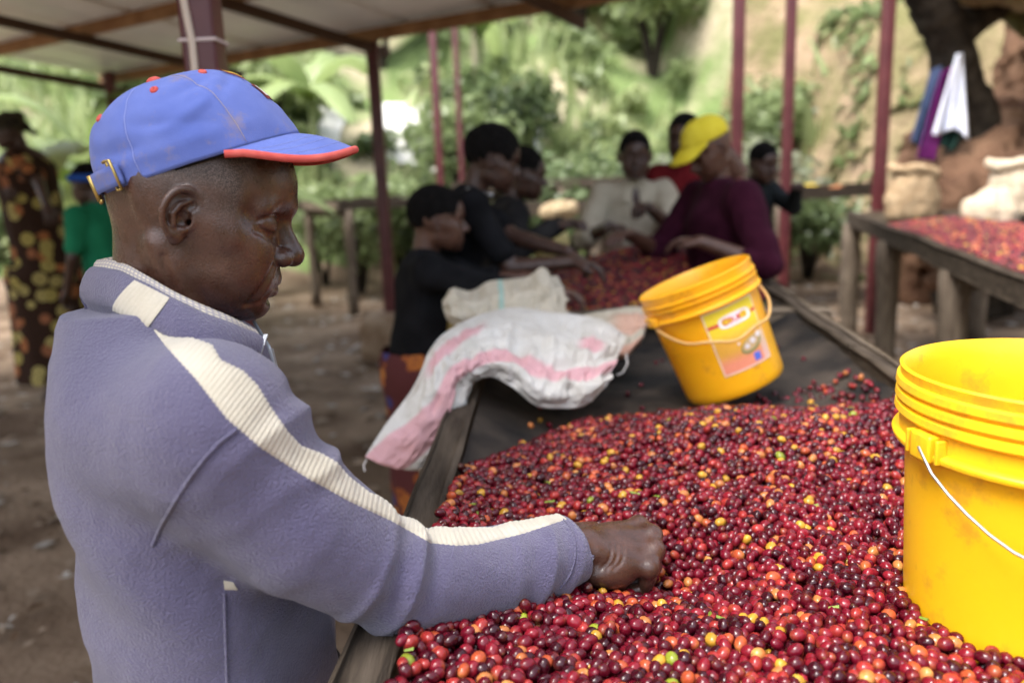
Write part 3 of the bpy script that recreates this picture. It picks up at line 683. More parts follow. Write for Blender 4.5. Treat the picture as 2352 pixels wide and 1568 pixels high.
uvc = np.zeros(P.shape); uvc[:, :, 0] = np.linspace(0, 1, P.shape[0])[:, None]; uvc[:, :, 1] = np.array([0, .35, .8, .9, 1])[None]
grid_obj('collar_lining', P-off0, plaid('plaid_lining'), collar, colors=uvc)
# cream patch on the collar, near side
def collar_patch(i0, i1, s0, s1, name):
    n = 36; rows = []
    for q in range(n):
        a = q/(n-1); r_ = []
        for t in np.linspace(.03, 1.0, 12):
            f = (s0*(1-t)+s1*t)*(1-a)+(i0*(1-t)+i1*t)*a
            i = int(f); w_ = f-i; i2 = min(i+1, NN-1)
            p = (top[i]*(1-w_)+top[i2]*w_)*(1-t)+(bot[i]*(1-w_)+bot[i2]*w_)*t
            bl = np.interp(t, [0, .04, .15, .35, .6, .85, 1], [-.0025, .001, .004, .006, .006, .0035, -.001])
            r_.append(inward(p[None], -bl-.0018-.0012*abs(math.sin(a*9*math.pi)))[0])
        rows.append(r_)
    return grid_obj(name, np.array(rows)-off0, cream_m, collar)
def idx_at(line, u, v):
    k = [np.linalg.norm(np.cross(p-_c, ray(u, v)))/np.linalg.norm(ray(u, v)) for p in line]; return float(np.argmin(k))
collar_patch(idx_at(top, 392, 682), idx_at(bot, 338, 748), idx_at(top, 312, 640), idx_at(bot, 258, 712), 'collar_stripe')
# zip: steel teeth along the near front edge, pull hanging on the far one
zip_m = mat('zip_metal', (.30, .32, .36), .45, metal=.6); navy_m = mat('navy_tape', (.03, .03, .05), .9)
z0, z1 = top[-1], bot[-1]; mb = MB()
for i in range(26):
    t = i/25; p = z0*(1-t)+z1*t+vec(.004, -.001, .001); d = unit(z1-z0)
    mb.beam(p-vec(.0022, 0, 0), p+vec(.0022, 0, 0), .0022, .0012, up=tuple(d))
zp = mb.build('zip_teeth', zip_m, None); zp.data.transform(Matrix.Translation(-Vector(off0))); zp.parent = collar
mz0, mz1 = mirror(top)[-1], mirror(bot)[-1]
q0 = at(583, 738, .93); q1 = at(617, 795, .905); q2 = at(636, 852, .90)
mb = MB(); mb.tube([q0, q1, q2], .0022, 6); o = mb.build('zip_edge', zip_m); o.data.transform(Matrix.Translation(-Vector(off0))); o.parent = collar
mb = MB(); mb.beam(at(622, 800, .895), at(634, 848, .893), .0035, .0075, up=(0, 1, 0), bev=.001); o = mb.build('zip_pull', zip_m); o.data.transform(Matrix.Translation(-Vector(off0))); o.parent = collar
# --- inner shirt / navy facing seen between the collar ends
facing = np.stack([np.array([top[-4], bot[-3]+vec(.0, .012, -.02)]), np.array([q1+vec(-.012, .01, -.004), q2+vec(-.012, .006, -.02)]), np.array([q1+vec(-.05, .04, .0), q2+vec(-.05, .04, -.02)])], 0)
grid_obj('collar_facing', facing-off0, fleece_m, collar)

# --- cap
cap_blue = mat('blue_cotton', (.098, .140, .42), .9, (.13, .175, .47), 22, 6, (.3, .7), bump=.5, bscale=1100, bdist=.0012, sheen=.15, spec=.15)
def stain(m, dirt, sc, thr):
    n = m.node_tree.nodes; l = m.node_tree.links; b = n['Principled BSDF']; src = b.inputs['Base Color'].links[0].from_socket
    tc = [q for q in n if q.type == 'TEX_COORD'][0]
    nz = n.new('ShaderNodeTexNoise'); nz.inputs['Scale'].default_value = sc; nz.inputs['Detail'].default_value = 6; nz.inputs['Roughness'].default_value = .7; l.new(tc.outputs['Object'], nz.inputs['Vector'])
    mr = n.new('ShaderNodeMapRange'); mr.inputs[1].default_value = thr; mr.inputs[2].default_value = thr+.10; mr.inputs[4].default_value = .55; l.new(nz.outputs['Fac'], mr.inputs[0])
    mx = n.new('ShaderNodeMix'); mx.data_type = 'RGBA'; mx.inputs[7].default_value = (*dirt, 1); l.new(mr.outputs[0], mx.inputs[0]); l.new(src, mx.inputs[6]); l.new(mx.outputs[2], b.inputs['Base Color'])
stain(cap_blue, (.26, .21, .24), 20, .57)
red_m = mat('faded_red', (.52, .085, .075), .9, (.62, .13, .11), 60, 4, bump=.2, bscale=1200, bdist=.001)
black_m = mat('black_cotton', (.012, .012, .013), .95); brass_m = mat('brass', (.45, .32, .10), .38, metal=.8)
TL = math.radians(33); E1 = vec(math.cos(TL), 0, math.sin(TL)); E3 = vec(-math.sin(TL), 0, math.cos(TL)); CO = vec(-.003, 0, .0565)
def c2w(P): P = np.asarray(P, float); return h2w(CO+P[..., :1]*E1+P[..., 1:2]*vec(0, 1, 0)+P[..., 2:3]*E3)
def crown(phi, t, lift=0):                          # phi 0 = front, t 0 rim .. 1 top
    a = t*math.pi/2; R1 = .1085+.003*math.cos(phi); R2 = .0845
    cr = math.cos(a)**.80; h = .0965*math.sin(a)**.92
    x = R1*cr*math.cos(phi)-.014*t**1.5; y = R2*cr*math.sin(phi); z = h
    front = max(0, math.cos(phi))**2
    z += .009*front*math.sin(a*2)**1.5*(.9); x += -.009*front*math.sin(2*a)          # stiff front panels
    sag = .006*max(0, -math.cos(phi))**2*math.sin(math.pi*min(1, t*1.8))              # soft back bulges over the strap
    x -= sag
    g = min(abs(((phi-s+math.pi) % (2*math.pi))-math.pi) for s in [k*math.pi/3 for k in range(6)])
    dep = -.0011*math.exp(-(g*max(.15, cr)/.018)**2)*(1 if t < .97 else 0)
    # folds on the near side above the bill
    f = 0
    for (p0, t0, sp, st, am, sl) in ((-.75, .42, .45, .045, -.0042, .25), (-1.15, .34, .55, .05, .0036, .18), (-1.0, .55, .5, .05, -.0028, .12), (-2.7, .5, .6, .07, .0026, .15), (-1.7, .30, .4, .04, -.0022, -.2), (-2.35, .22, .5, .06, -.003, -.1), (.8, .4, .5, .06, -.003, .1), (-1.9, .13, .6, .05, .002, 0)):
        d = phi-p0; f += am*math.exp(-(d/sp)**2)*math.exp(-((t-t0-sl*d)/st)**2)
    nrm = vec(math.cos(phi)*math.cos(a), math.sin(phi)*math.cos(a), math.sin(a)+.15)
    nz = .0012*vnoise(np.array([[x*35+5, y*35, z*35]]))[0]+.0006*vnoise(np.array([[x*90+5, y*90, z*90]]))[0]
    return vec(x, y, z)+unit(nrm)*(dep+f+nz*(1-t**4)+lift)
NP, NT_ = 180, 48
Pc = np.array([[crown(2*math.pi*i/NP-math.pi, j/(NT_-1)) for j in range(NT_)] for i in range(NP)])
o = grid_obj('cap', c2w(Pc)-off0, cap_blue, man, closed_u=True); solidify(o, .0022); cap = o
# dark sweatband just inside the rim
Ps = np.array([[vec((.1085+.003*math.cos(p)-.003)*math.cos(p), (.0845-.003)*math.sin(p), z) for z in (-.0020, .012)] for p in np.linspace(-math.pi, math.pi, 120, endpoint=False)])
o = grid_obj('sweatband', c2w(Ps)-off0, black_m, cap, closed_u=True); solidify(o, .002)
def add_local(mb, name, m, parent=cap, smooth=True):
    V = c2w(np.array(mb.v))-off0; return obj(name, V, mb.f, m, parent, smooth)
mb = MB(); mb.lathe([(.0001, .0056), (.004, .0052), (.007, .0036), (.0085, .001), (.0085, -.002)], 20, Matrix.Translation(Vector(crown(0, 1)))); add_local(mb, 'cap_button', red_m)
for (ph, t) in ((-1.62, .62), (-.62, .66), (1.62, .62), (.62, .66), (-2.62, .52), (2.62, .52)):
    c = crown(ph, t, .0006); n1 = crown(ph+.03, t)-crown(ph-.03, t); n2 = crown(ph, t+.03)-crown(ph, t-.03); N = unit(np.cross(n1, n2))
    q = Vector(N).to_track_quat('Z', 'Y').to_matrix().to_4x4(); mb = MB()
    mb.lathe([(.0008, .0002), (.0012, .0012), (.0026, .0014), (.0042, .0008), (.0046, -.001)], 18, Matrix.Translation(Vector(c)) @ q); add_local(mb, 'eyelet', red_m)
# bill
def bill(tau, s, dz=0):
    ph = tau*math.radians(73); inner = vec(.1105*math.cos(ph), .0865*math.sin(ph), .001)
    c_ = max(0, math.cos(tau*math.pi/2)); outer = vec(.034+.132*c_**.62, .0885*math.sin(tau*math.pi/2)*(1+.02*c_), -.034*(1-abs(tau)**5)-.006*abs(tau)**2*(1-abs(tau)**5))
    p = inner*(1-s)+outer*s; p[2] += .004*math.sin(math.pi*s)*c_+dz; return p
T_ = np.linspace(-1, 1, 90); S_ = np.linspace(0, 1, 18)
brim = grid_obj('bill', c2w(np.array([[bill(a, b) for b in S_] for a in T_]))-off0, cap_blue, cap)
o = grid_obj('bill_underside', c2w(np.array([[bill(a, b*.99, -.0034) for b in S_] for a in T_])[:, ::-1])-off0, black_m, brim)
pts = [bill(a, 1.0)+vec(0, 0, -.0015) for a in np.linspace(-1, 1, 80)]
V = []; F = []
nn = 10
for i, p in enumerate(pts):
    d = unit(pts[min(i+1, 79)]-pts[max(i-1, 0)]); up_ = vec(0, 0, 1); side = unit(np.cross(up_, d)); up_ = np.cross(d, side)
    for k in range(nn): a = 2*math.pi*k/nn; V.append(p+side*math.cos(a)*.0034+up_*math.sin(a)*.0042)
for i in range(79):
    for k in range(nn): F.append((i*nn+k, i*nn+(k+1) % nn, (i+1)*nn+(k+1) % nn, (i+1)*nn+k))
obj('bill_binding', c2w(np.array(V))-off0, F, red_m, brim, True)
# stitch rows on the bill and seams of the crown
st_m = mat('pale_thread', (.30, .33, .60), .9); dirty_thread = mat('grubby_thread', (.40, .33, .30), .9)
for k in (-1, 1, 2, -2):
    mb = MB(); mb.tube([crown(k*math.pi/3+.028, t, .0002) for t in np.linspace(.02, .93, 30)], .00032, 5); add_local(mb, 'seam_stitching', st_m if abs(k) == 2 else dirty_thread)
for s_ in (.35, .55, .75):
    mb = MB(); mb.tube([bill(a, s_)+vec(0, 0, .0002) for a in np.linspace(-.9, .9, 50)], .00028, 5); add_local(mb, 'bill_stitching', st_m, brim)
# embroidery on the front panels: lettering seen edge-on, yellow above a red-edged white bar
yel_m = mat('yellow_thread', (.62, .42, .05), .7, bump=.4, bscale=900, bdist=.001); wht_m = mat('white_thread', (.7, .62, .62), .8); drk_m = mat('maroon_thread', (.25, .03, .03), .8)
def patch(name, p0, p1, t0, t1, m, lift):
    Pp = np.array([[crown(p, t, lift) for t in np.linspace(t0, t1, 6)] for p in np.linspace(p0, p1, 8)]); o = grid_obj(name, c2w(Pp)-off0, m, cap); return o
for k in range(9): patch('embroidery', -.30+.068*k, -.30+.068*k+.045, .42+.03*(k % 2), .62-.03*(k % 3), yel_m if k % 3 else drk_m, .0016)
patch('embroidery', -.34, .34, .24, .37, drk_m, .0012); patch('embroidery', -.31, .31, .26, .35, wht_m, .0018)
# strap and buckle at the back
def rimpt(ph, z, l=0): p = crown(ph, 0, l); p = p.copy(); p[2] = z; return p
Pst = np.array([[rimpt(p, z, .004) for z in np.linspace(.002, .023, 5)] for p in np.linspace(-math.pi, -2.25, 24)])
o = grid_obj('strap', c2w(Pst)-off0, cap_blue, cap); solidify(o, .0025, 1)
mb = MB()
loop = [rimpt(p, z, .0075) for p, z in ((-2.30, -.002), (-2.30, .013), (-2.30, .028), (-2.36, .0285), (-2.40, .0280))]
mb.tube(loop, .0016, 8); mb.tube([rimpt(-2.40, .028, .004), rimpt(-2.40, -.002, .004), rimpt(-2.30, -.002, .0075)], .0016, 8); add_local(mb, 'buckle', brass_m)
mb = MB(); mb.tube([rimpt(-2.98, z, .007) for z in (-.004, .010, .024)], .0030, 8); mb.tube([rimpt(-2.98, z, .007) for z in (-.004, -.006)]+[rimpt(-2.88, -.005, .006)], .002, 8); add_local(mb, 'strap_clip', brass_m)
# --- the fist: e1 along the hand, e2 to the thumb, e3 out of its back
HW = ARM[5]+_ad*.008+vec(0, 0, .006)
e1 = unit(vec(.93, .33, -.24)); e2 = unit(np.cross(vec(-.05, -.38, 1), e1)); e3 = np.cross(e1, e2)
def hq(a, b, c): return HW+1.17*(e1*a+e2*b+e3*c)
hd = Sdf(.02)
hd.add(sd_cap(ARM[4], hq(.012, 0, -.006), .030, .024))
hd.add(sd_ell(hq(.055, .004, -.010), (.052, .038, .017), np.stack([e1, e2, e3], 1)), .02)
KN = [(.092, .032, -.002), (.098, .011, .003), (.092, -.011, .001), (.080, -.030, -.006)]
for i, (a, b, c) in enumerate(KN):
    r_ = [.0118, .0122, .0115, .0102][i]; L = [1, 1.06, .98, .80][i]
    hd.add(sd_cap(hq(.020, b*.45, -.004), hq(a, b, c-.002), .0105, r_), .012)
    hd.add(sd_ell(hq(a+.001, b, c+.001), (r_*1.05, r_*.98, r_*1.02)), .005)
for i, (a, b, c) in enumerate(KN):
    r_ = [.0112, .0114, .0108, .0096][i]; L = [1, 1.06, .98, .80][i]
    p0 = hq(a, b, c-.002); p1 = hq(a+.012*L, b*.92, c-.042*L); p2 = hq(a-.012*L, b*.86, c-.054*L); p3 = hq(a-.030*L, b*.84, c-.040*L)
    hd.add(sd_chain([p0, p1, p2, p3], [r_, r_*.95, r_*.88, r_*.78]), .0035)
hd.add(sd_chain([hq(*KN[0]), hq(*KN[1]), hq(*KN[2]), hq(*KN[3])], [.0085, .0095, .009, .0075]), .014)
hd.add(sd_chain([hq(.104, .027, -.022), hq(.110, .009, -.020), hq(.104, -.010, -.022), hq(.090, -.026, -.024)], [.0075]*4), .012)
hd.add(sd_chain([hq(.016, .026, -.012), hq(.048, .046, -.026), hq(.078, .040, -.040), hq(.094, .020, -.050)], [.0145, .0135, .0115, .0095]), .008)   # thumb closing across the fingers
hd.add(sd_ell(hq(.040, -.028, -.022), (.034, .014, .018), np.stack([e1, e2, e3], 1)), .012)                # heel of the hand
for q in (0, .007, .014): hd.crease([hq(.022+q, -.030, -.012), hq(.030+q*1.1, -.024, -.002), hq(.034+q*1.2, -.012, .008)], [.0003, .0006, .0002], .004)
for q in (): hd.crease([hq(.004+q, -.024, 0), hq(.006+q, 0, .02), hq(.006+q, .02, .012)], [.0002, .0005, .0002], .006)
hV, hF = polygonise(hd, HW-.13, HW+.16, .0019)
# --- the body under the clothes
tb = Sdf(.05)
tb.add(lambda P: sd_torso(P)+.022)
tb.add(sd_chain([p-_ad*0 for p in ARM[:5]], [r-.022 for r in ARM_R[:5]]), .03)
tb.add(sd_cap((-.39, .89, 1.32), (-.395, .89, 1.42), .055), .03)
LEG = [[vec(-.385, .79, .86), vec(-.40, .78, .46), vec(-.41, .77, .08)], [vec(-.37, .98, .86), vec(-.36, .99, .46), vec(-.385, .99, .08)]]
for L in LEG: tb.add(sd_chain(L, [.085, .062, .045]), .04)
for L in LEG: tb.add(sd_cap(L[2]+vec(-.02, 0, -.035), L[2]+vec(.13, 0, -.045), .035, .028), .02)
bV, bF = polygonise(tb, (-.62, .58, 0.0), (.14, 1.2, 1.48), .014)
V = np.vstack([h2w(man_head_V), hV, bV]); F = np.vstack([man_head_F, hF+len(man_head_V), bF+len(man_head_V)+len(hV)])
hx_, hy_, hz_ = man_head_V.T; edge = .012-.42*np.minimum(hx_, .02)+.9*np.maximum(0, hx_-.035)+.10*np.maximum(0, -hx_-.04)*-1
mask = smooth01(-.014, .014, hz_-edge+.004*vnoise(man_head_V*60))*smooth01(.062, .040, hx_)*.8; mask *= 1-smooth01(.070, .078, np.abs(hy_))*smooth01(.05, .03, np.abs(hz_))*.6
mc = np.zeros(len(V)); mc[:len(mask)] = mask
body = man_part('body', V, F, skin, colors=np.stack([mc]*3, 1))
tr = Sdf(.06)
tr.add(lambda P: np.maximum(sd_ell((-.375, .885, .86), (.150, .19, .16))(P), P[:, 2]-.93))
for L in LEG: tr.add(sd_chain(L, [.108, .088, .078]), .05)
tr.disp(lambda P: .006*vnoise(P*14))
V, F = polygonise(tr, (-.62, .58, .0), (-.12, 1.2, 1.0), .010); F = F[(V[F][:, :, 2] > .07).all(1)]
man_part('trousers', V, F, mat('dark_trousers', (.022, .022, .028), .9, (.035, .034, .04), 20, bump=.3, bscale=300))
shoe_m = mat('worn_black_shoe', (.02, .018, .016), .6, (.06, .045, .035), 30)
for L in LEG:
    sh = Sdf(.05); sh.add(sd_ell(L[2]+vec(.055, 0, -.035), (.145, .052, .048))); sh.add(sd_ell(L[2]+vec(-.005, 0, .01), (.06, .045, .06)), .03)
    g_ = (lambda s_: (lambda P: np.maximum(s_(P), .003-P[:, 2])))(sh)
    V, F = polygonise(g_, L[2]+vec(-.15, -.1, -.12), L[2]+vec(.25, .1, .12), .008); man_part('shoe', V, F, shoe_m)
# ------------------------------------------------------------------ coffee cherries
def heap_z(x, y):                                               # main heap, above the net
    f = 1-np.abs((x-.36)/.60)**3.2-np.abs(np.maximum(y-.55, 0)/1.16)**3.0-np.maximum(0, y-.95)*np.maximum(0, .15-x)*3.4-np.abs(np.minimum(y-.55, 0)/.9)**4
    h = .066*np.sqrt(np.clip(f, 0, 1))
    h += .042*np.exp(-((x-.44)/.28)**2-((y-1.45)/.21)**2)-.046*np.exp(-((x-.19)/.12)**2-((y-.95)/.11)**2)       # crest
    h -= .018*np.exp(-((x-.02)/.16)**2-((y-1.25)/.22)**2)
    h += .004*vnoise(np.stack([np.ravel(x)*9, np.ravel(y)*9, 0*np.ravel(x)], 1)).reshape(np.shape(x))
    return np.where(f > 0, h, -1.0)
def poisson(x0, x1, y0, y1, s, rg):                             # jittered hexagonal packing
    yy = np.arange(y0, y1, s*.87); out = []
    for k, y in enumerate(yy):
        xx = np.arange(x0, x1, s)+(k % 2)*s/2; out.append(np.stack([xx, np.full_like(xx, y)], 1))
    P = np.vstack(out); return P+rg.normal(0, s*.17, P.shape)
PAL = np.array([(.042, .002, .007), (.085, .003, .010), (.150, .005, .016), (.235, .010, .021), (.350, .030, .026), (.480, .085, .030), (.560, .190, .055), (.600, .310, .035), (.280, .320, .030)])
PW = np.array([.17, .255, .235, .170, .075, .040, .026, .026, .004])
TIP = np.array([(.10, .02, .015), (.16, .02, .016), (.24, .03, .02), (.36, .08, .03), (.46, .13, .04), (.56, .24, .06), (.62, .38, .10), (.55, .42, .05), (.35, .40, .05)])
def ell_template(nu, nv):
    V = [(0, 0, 1.)]; F = []
    for j in range(1, nv):
        a = math.pi*j/nv
        for i in range(nu): b = 2*math.pi*(i+.5*(j % 2))/nu; V.append((math.sin(a)*math.cos(b), math.sin(a)*math.sin(b), math.cos(a)))
    V.append((0, 0, -1.)); T = []
    for i in range(nu): T.append((0, 1+i, 1+(i+1) % nu))
    for j in range(nv-2):
        a = 1+j*nu; b = a+nu; sh = (j+1) % 2
        for i in range(nu):
            i2 = (i+1) % nu
            if sh: T += [(a+i, b+i, a+i2), (a+i2, b+i, b+i2)]
            else: T += [(a+i, b+i, b+i2), (a+i, b+i2, a+i2)]
    last = 1+(nv-2)*nu
    for i in range(nu): T.append((last+i, len(V)-1, last+(i+1) % nu))
    return np.array(V), np.array(T)
def rand_rot(n, rg, flat=.55):                                  # long axis mostly lying down
    ax = rg.normal(0, 1, (n, 3)); ax[:, 2] *= flat; ax /= np.linalg.norm(ax, axis=1)[:, None]
    t = np.cross(ax, rg.normal(0, 1, (n, 3))); t /= np.linalg.norm(t, axis=1)[:, None]; return np.stack([t, np.cross(ax, t), ax], 2)
def cherry_cloud(C, size, rg, nu, nv):
    n = len(C); T, Fc = ell_template(nu, nv); R = rand_rot(n, rg); sc = size*rg.uniform(.86, 1.12, (n, 1))*np.array([[.5, .455, .58]])*rg.uniform(.94, 1.06, (n, 3))
    V = np.einsum('nij,nkj->nki', R, T[None]*sc[:, None, :])+C[:, None, :]
    ci = rg.choice(len(PAL), n, p=PW/PW.sum()); j = rg.uniform(.8, 1.2, (n, 1)); tipw = np.clip((T[:, 2]-.25)/.75, 0, 1)[None, :, None]*np.where(rg.random(n) < .45, rg.uniform(.2, 1, n), 0)[:, None, None]
    nav = (T[:, 2] > .985)[None, :, None]*.5
    col_ = PAL[ci][:, None, :]*j[:, None]*(1-tipw)+TIP[ci][:, None, :]*tipw; col_ = col_*(1-nav)+np.array([.20, .12, .05])*nav
    F_ = (Fc[None]+(np.arange(n)*len(T))[:, None, None]).reshape(-1, 3)
    return V.reshape(-1, 3), F_, col_.reshape(-1, 3), ci
cherry_m = mat('cherry_skin', (1, 1, 1), .20, (.72, .72, .72), 160, 4, (.25, .7), attr='col', spec=.38, bump=.06, bscale=500, bdist=.001)
cherry_m.node_tree.nodes['Principled BSDF'].inputs['Coat Weight'].default_value = .12; cherry_m.node_tree.nodes['Principled BSDF'].inputs['Coat Roughness'].default_value = .08
rgc = np.random.default_rng(11); CS = .0146
B1C = vec(.585, .81); B1R = .145
def inside_hand(C):
    d = hd(C) if 'hd' in globals() else np.ones(len(C)); return d < .004
def layer(s, dz, rz, thin=None):
    P = poisson(-.2, 1.15, .12, 1.95, s, rgc); x, y = P.T; ok = (x > LX(y)+.012) & (x < RX(y)-.005)
    h = heap_z(x, y); z = floor_z(x, y)+h+dz+rgc.normal(0, rz, len(x))
    ok &= (h > .002) & ((x-B1C[0])**2+(y-B1C[1])**2 > B1R**2)
    C = np.stack([x, y, z], 1)[ok]; return C[~inside_hand(C)]
top_l = layer(.0127, 0, .0030); low_l = layer(.0138, -.0100, .0024)
# thin straggle beyond the heap, right side and back
n_s = 420; xs = rgc.normal(.74, .10, n_s); ys = rgc.uniform(.95, 1.85, n_s); ok = (xs < RX(ys)-.02) & (heap_z(xs, ys) < .004)
strag = np.stack([xs, ys, floor_z(xs, ys)+.008+.006], 1)[ok]
n_s = 60; xs = rgc.uniform(-.02, .8, n_s); ys = rgc.uniform(1.5, 2.5, n_s); ok = (heap_z(xs, ys) < 0) & (xs > LX(ys)+.04) & (xs < RX(ys)-.04)
strag = np.vstack([strag, np.stack([xs, ys, floor_z(xs, ys)+.012], 1)[ok]])
# the 300 that show largest become cherries of their own
q = top_l-_c; dep = q @ _f; pu = 1176+FPX*(q @ _r)/dep; pv_ = 784-FPX*(q @ _u)/dep
vis = (pu > 990) & (pu < 2345) & (pv_ < 1562) & (pv_ > 1380); order = np.argsort(np.where(vis, dep, 99))[:300]
solo = top_l[order]; rest = np.delete(top_l, order, 0)
dr = (rest-_c) @ _f; near = rest[dr < 1.25]; far = rest[dr >= 1.25]
Vs, Fs_, Cs = [], [], []; k = 0
for C_, nu, nv in ((near, 10, 7), (far, 8, 5), (strag, 8, 5), (low_l, 6, 4)):
    V, F, cc, _ = cherry_cloud(C_, CS, rgc, nu, nv); Vs.append(V); Fs_.append(F+k); Cs.append(cc); k += len(V)
hp = obj('coffee_cherries', np.vstack(Vs), np.vstack(Fs_), cherry_m, None, True, np.vstack(Cs)); tag(hp, 'big heap of glossy red coffee cherries around the fist on the bed', 'cherries', kind='stuff')
CNAME = ['dark maroon', 'dark maroon', 'deep red', 'red', 'bright red', 'orange red', 'pale orange', 'yellow', 'green']
T, Fc = ell_template(12, 9); tmpl = {}
for ci in range(len(PAL)):
    for v_ in range(3):
        sc = CS*np.array([.5, .47, .56])*[(1, 1, 1), (.92, .95, 1.06), (1.06, 1.02, .96)][v_]
        tipw = np.clip((T[:, 2]-.25)/.75, 0, 1)[:, None]*(0, .5, .95)[v_]; nav = (T[:, 2] > .985)[:, None]*.6
        cc = PAL[ci]*(1-tipw)+TIP[ci]*tipw; cc = cc*(1-nav)+np.array([.2, .12, .05])*nav
        o = obj('coffee_cherry', T*sc, Fc, cherry_m, None, True, cc); me = o.data; bpy.data.objects.remove(o); tmpl[ci, v_] = me
Rm = rand_rot(300, rgc); cis = rgc.choice(len(PAL), 300, p=PW/PW.sum())
for i in range(300):
    ci = int(cis[i]); o = bpy.data.objects.new('coffee_cherry', tmpl[ci, i % 3]); col.objects.link(o)
    o.matrix_world = Matrix.Translation(Vector(solo[i])) @ Matrix(Rm[i].tolist()).to_4x4() @ Matrix.Scale(float(rgc.uniform(.88, 1.1)), 4)
    tag(o, CNAME[ci]+' coffee cherry in the heap below the fist', 'cherry', CNAME[ci]+' cherries in the front of the heap')
# stems and leaf bits in the heap
stem_m = mat('green_stem', (.18, .26, .03), .6)
V = []; F = []
for i in rgc.choice(len(near), 46, replace=False):
    p = near[i]+vec(0, 0, .0065); a = rgc.uniform(0, 6.28); L = rgc.uniform(.004, .010); d = vec(math.cos(a), math.sin(a), .25)*L; s_ = vec(-math.sin(a), math.cos(a), 0)*.0011; kk = len(V)
    V += [p-d-s_, p-d+s_, p+d+s_*1.8, p+d-s_*1.8, p-d+vec(0, 0, .0018), p+d+vec(0, 0, .0025)]; F += [(kk, kk+1, kk+4, kk+4), (kk, kk+4, kk+5, kk+3), (kk+1, kk+2, kk+5, kk+4), (kk+3, kk+5, kk+2, kk+2)]
F = [tuple(dict.fromkeys(f)) for f in F]
st = obj('stem_bits', V, F, stem_m); tag(st, 'tiny green stem bits lying among the cherries', 'stems', kind='stuff')
# second heap, beyond the cross board
def heap2(x, y): 
    f = 1-np.abs((x-.60)/.50)**2.6-np.abs((y-3.55)/.80)**2.6
    return .10*np.sqrt(np.clip(f, 0, 1))+.10*np.exp(-((x-.68)/.34)**2-((y-3.85)/.32)**2)*(f > 0)-.05*np.exp(-((x-.60)/.11)**2-((y-2.95)/.14)**2)-(f <= 0)*9
P = poisson(-.05, 1.3, 2.65, 4.4, .0142, rgc); x, y = P.T; h = heap2(x, y); ok = (h > 0) & (x > LX(y)+.03) & (x < RX(y)-.02)
C2 = np.stack([x, y, floor_z(x, y)+h+rgc.normal(0, .003, len(x))], 1)[ok]
V, F, cc, _ = cherry_cloud(C2, .0155, rgc, 6, 4); o = obj('coffee_cherries', V, F, cherry_m, None, True, cc); tag(o, 'second heap of red cherries being sorted beyond the cross board', 'cherries', kind='stuff')
# under-surface so that no gaps show through the far heaps
heapbase_m = mat('cherry_mass', (.05, .006, .01), .6)
# spread on the right bed
d_ = unit(vec(*(RB0-RB1), 0)); n_ = vec(d_[1], -d_[0], 0)
S = rgc.uniform(.35, np.linalg.norm(RB0-RB1)*.84, 15000); W = rgc.uniform(.07, 1.0, 15000); hh = .075*np.clip(1-np.abs(W-.55)/.5, 0, 1)**.6*np.clip((S-.3)/.6, 0, 1)
ok = (rgc.random(15000) < .92); Cr = vec(*RB1, 1.045)+d_*S[:, None]+n_*W[:, None]+vec(0, 0, 1)*(hh+rgc.normal(0, .004, 15000)+.004)[:, None]; Cr = Cr[ok]
V, F, cc, _ = cherry_cloud(Cr, .0175, rgc, 6, 4); cc = np.clip(cc*1.3+.02, 0, 1); o = obj('coffee_cherries', V, F, cherry_m, None, True, cc); tag(o, 'spread of red cherries in front of the burlap sacks', 'cherries', kind='stuff')
# ------------------------------------------------------------------ plastic buckets
def plastic(name, c, c2):
    m = mat(name, c, .36, c2, 5, 4, (.3, .7), bump=.04, bscale=60, bdist=.004, spec=.45); b = m.node_tree.nodes['Principled BSDF']
    b.inputs['Subsurface Weight'].default_value = .25; b.inputs['Subsurface Radius'].default_value = (.03, .016, .004); b.inputs['Subsurface Scale'].default_value = .5
    return m
wire_m = mat('galvanised_wire', (.40, .41, .43), .4, metal=.8)
def bucket(name, loc, D, H, M3, m, lab, handle, wm, ribs=3):
    root = empty(name, loc, lab, 'bucket'); R = D/2; r0 = R*.87; M = M3.to_4x4()
    def rad(z): return r0+(R*.965-r0)*z/H
    pr = [(.0001, .004), (r0*.9, .004), (r0*.97, .0), (r0, .006), (rad(.02), .02)]
    zf = H*.755
    pr += [(rad(z), z) for z in np.linspace(.04, zf, 10)]
    pr += [(R*1.022, zf+.003), (R*1.032, zf+.008), (R*1.026, zf+.010), (R*.985, zf+.012), (R*.985, H*.845)]
    for k in range(ribs):
        z = H*.85+k*H*.042; pr += [(R*1.006, z), (R*1.024, z+.003), (R*1.018, z+H*.030), (R*.994, z+H*.036)]
    pr += [(R*.998, H*.985), (R*1.004, H), (R*.985, H+.002), (R*.968, H-.002)]
    pr += [(rad(z)-.004, z) for z in np.linspace(H*.95, .03, 10)]+[(r0*.9, .009), (.0001, .009)]
    mb = MB(); mb.lathe(pr, 96, M); sh = mb.build('shell', m, root, True)
    md = sh.modifiers.new('es', 'EDGE_SPLIT'); md.split_angle = math.radians(50)
    # handle ears and wire bail
    for a in handle['ears']:
        c = Vector((math.cos(a)*(R*1.01), math.sin(a)*(R*1.01), zf+H*.045)); q = Matrix.Rotation(a, 3, 'Z'); mb = MB()
        mb.box((0, 0, 0), (.016, .030, H*.085), None, .003); V = [M3 @ (q @ Vector(v_)+c) for v_ in mb.v]
        obj('handle_ear', V, mb.f, m, root, True)
        for s_ in (-1, 1):
            mb = MB(); mb.box((.0, s_*.0225, 0), (.012, .004, H*.075), None, .0015); V = [M3 @ (q @ Vector(v_)+c) for v_ in mb.v]; obj('ear_rib', V, mb.f, m, root, True)
    mb = MB(); mb.tube([M3 @ Vector(p) for p in handle['path']], handle['r'], 8); mb.build('wire_handle', wm, root, True)
    return root, rad
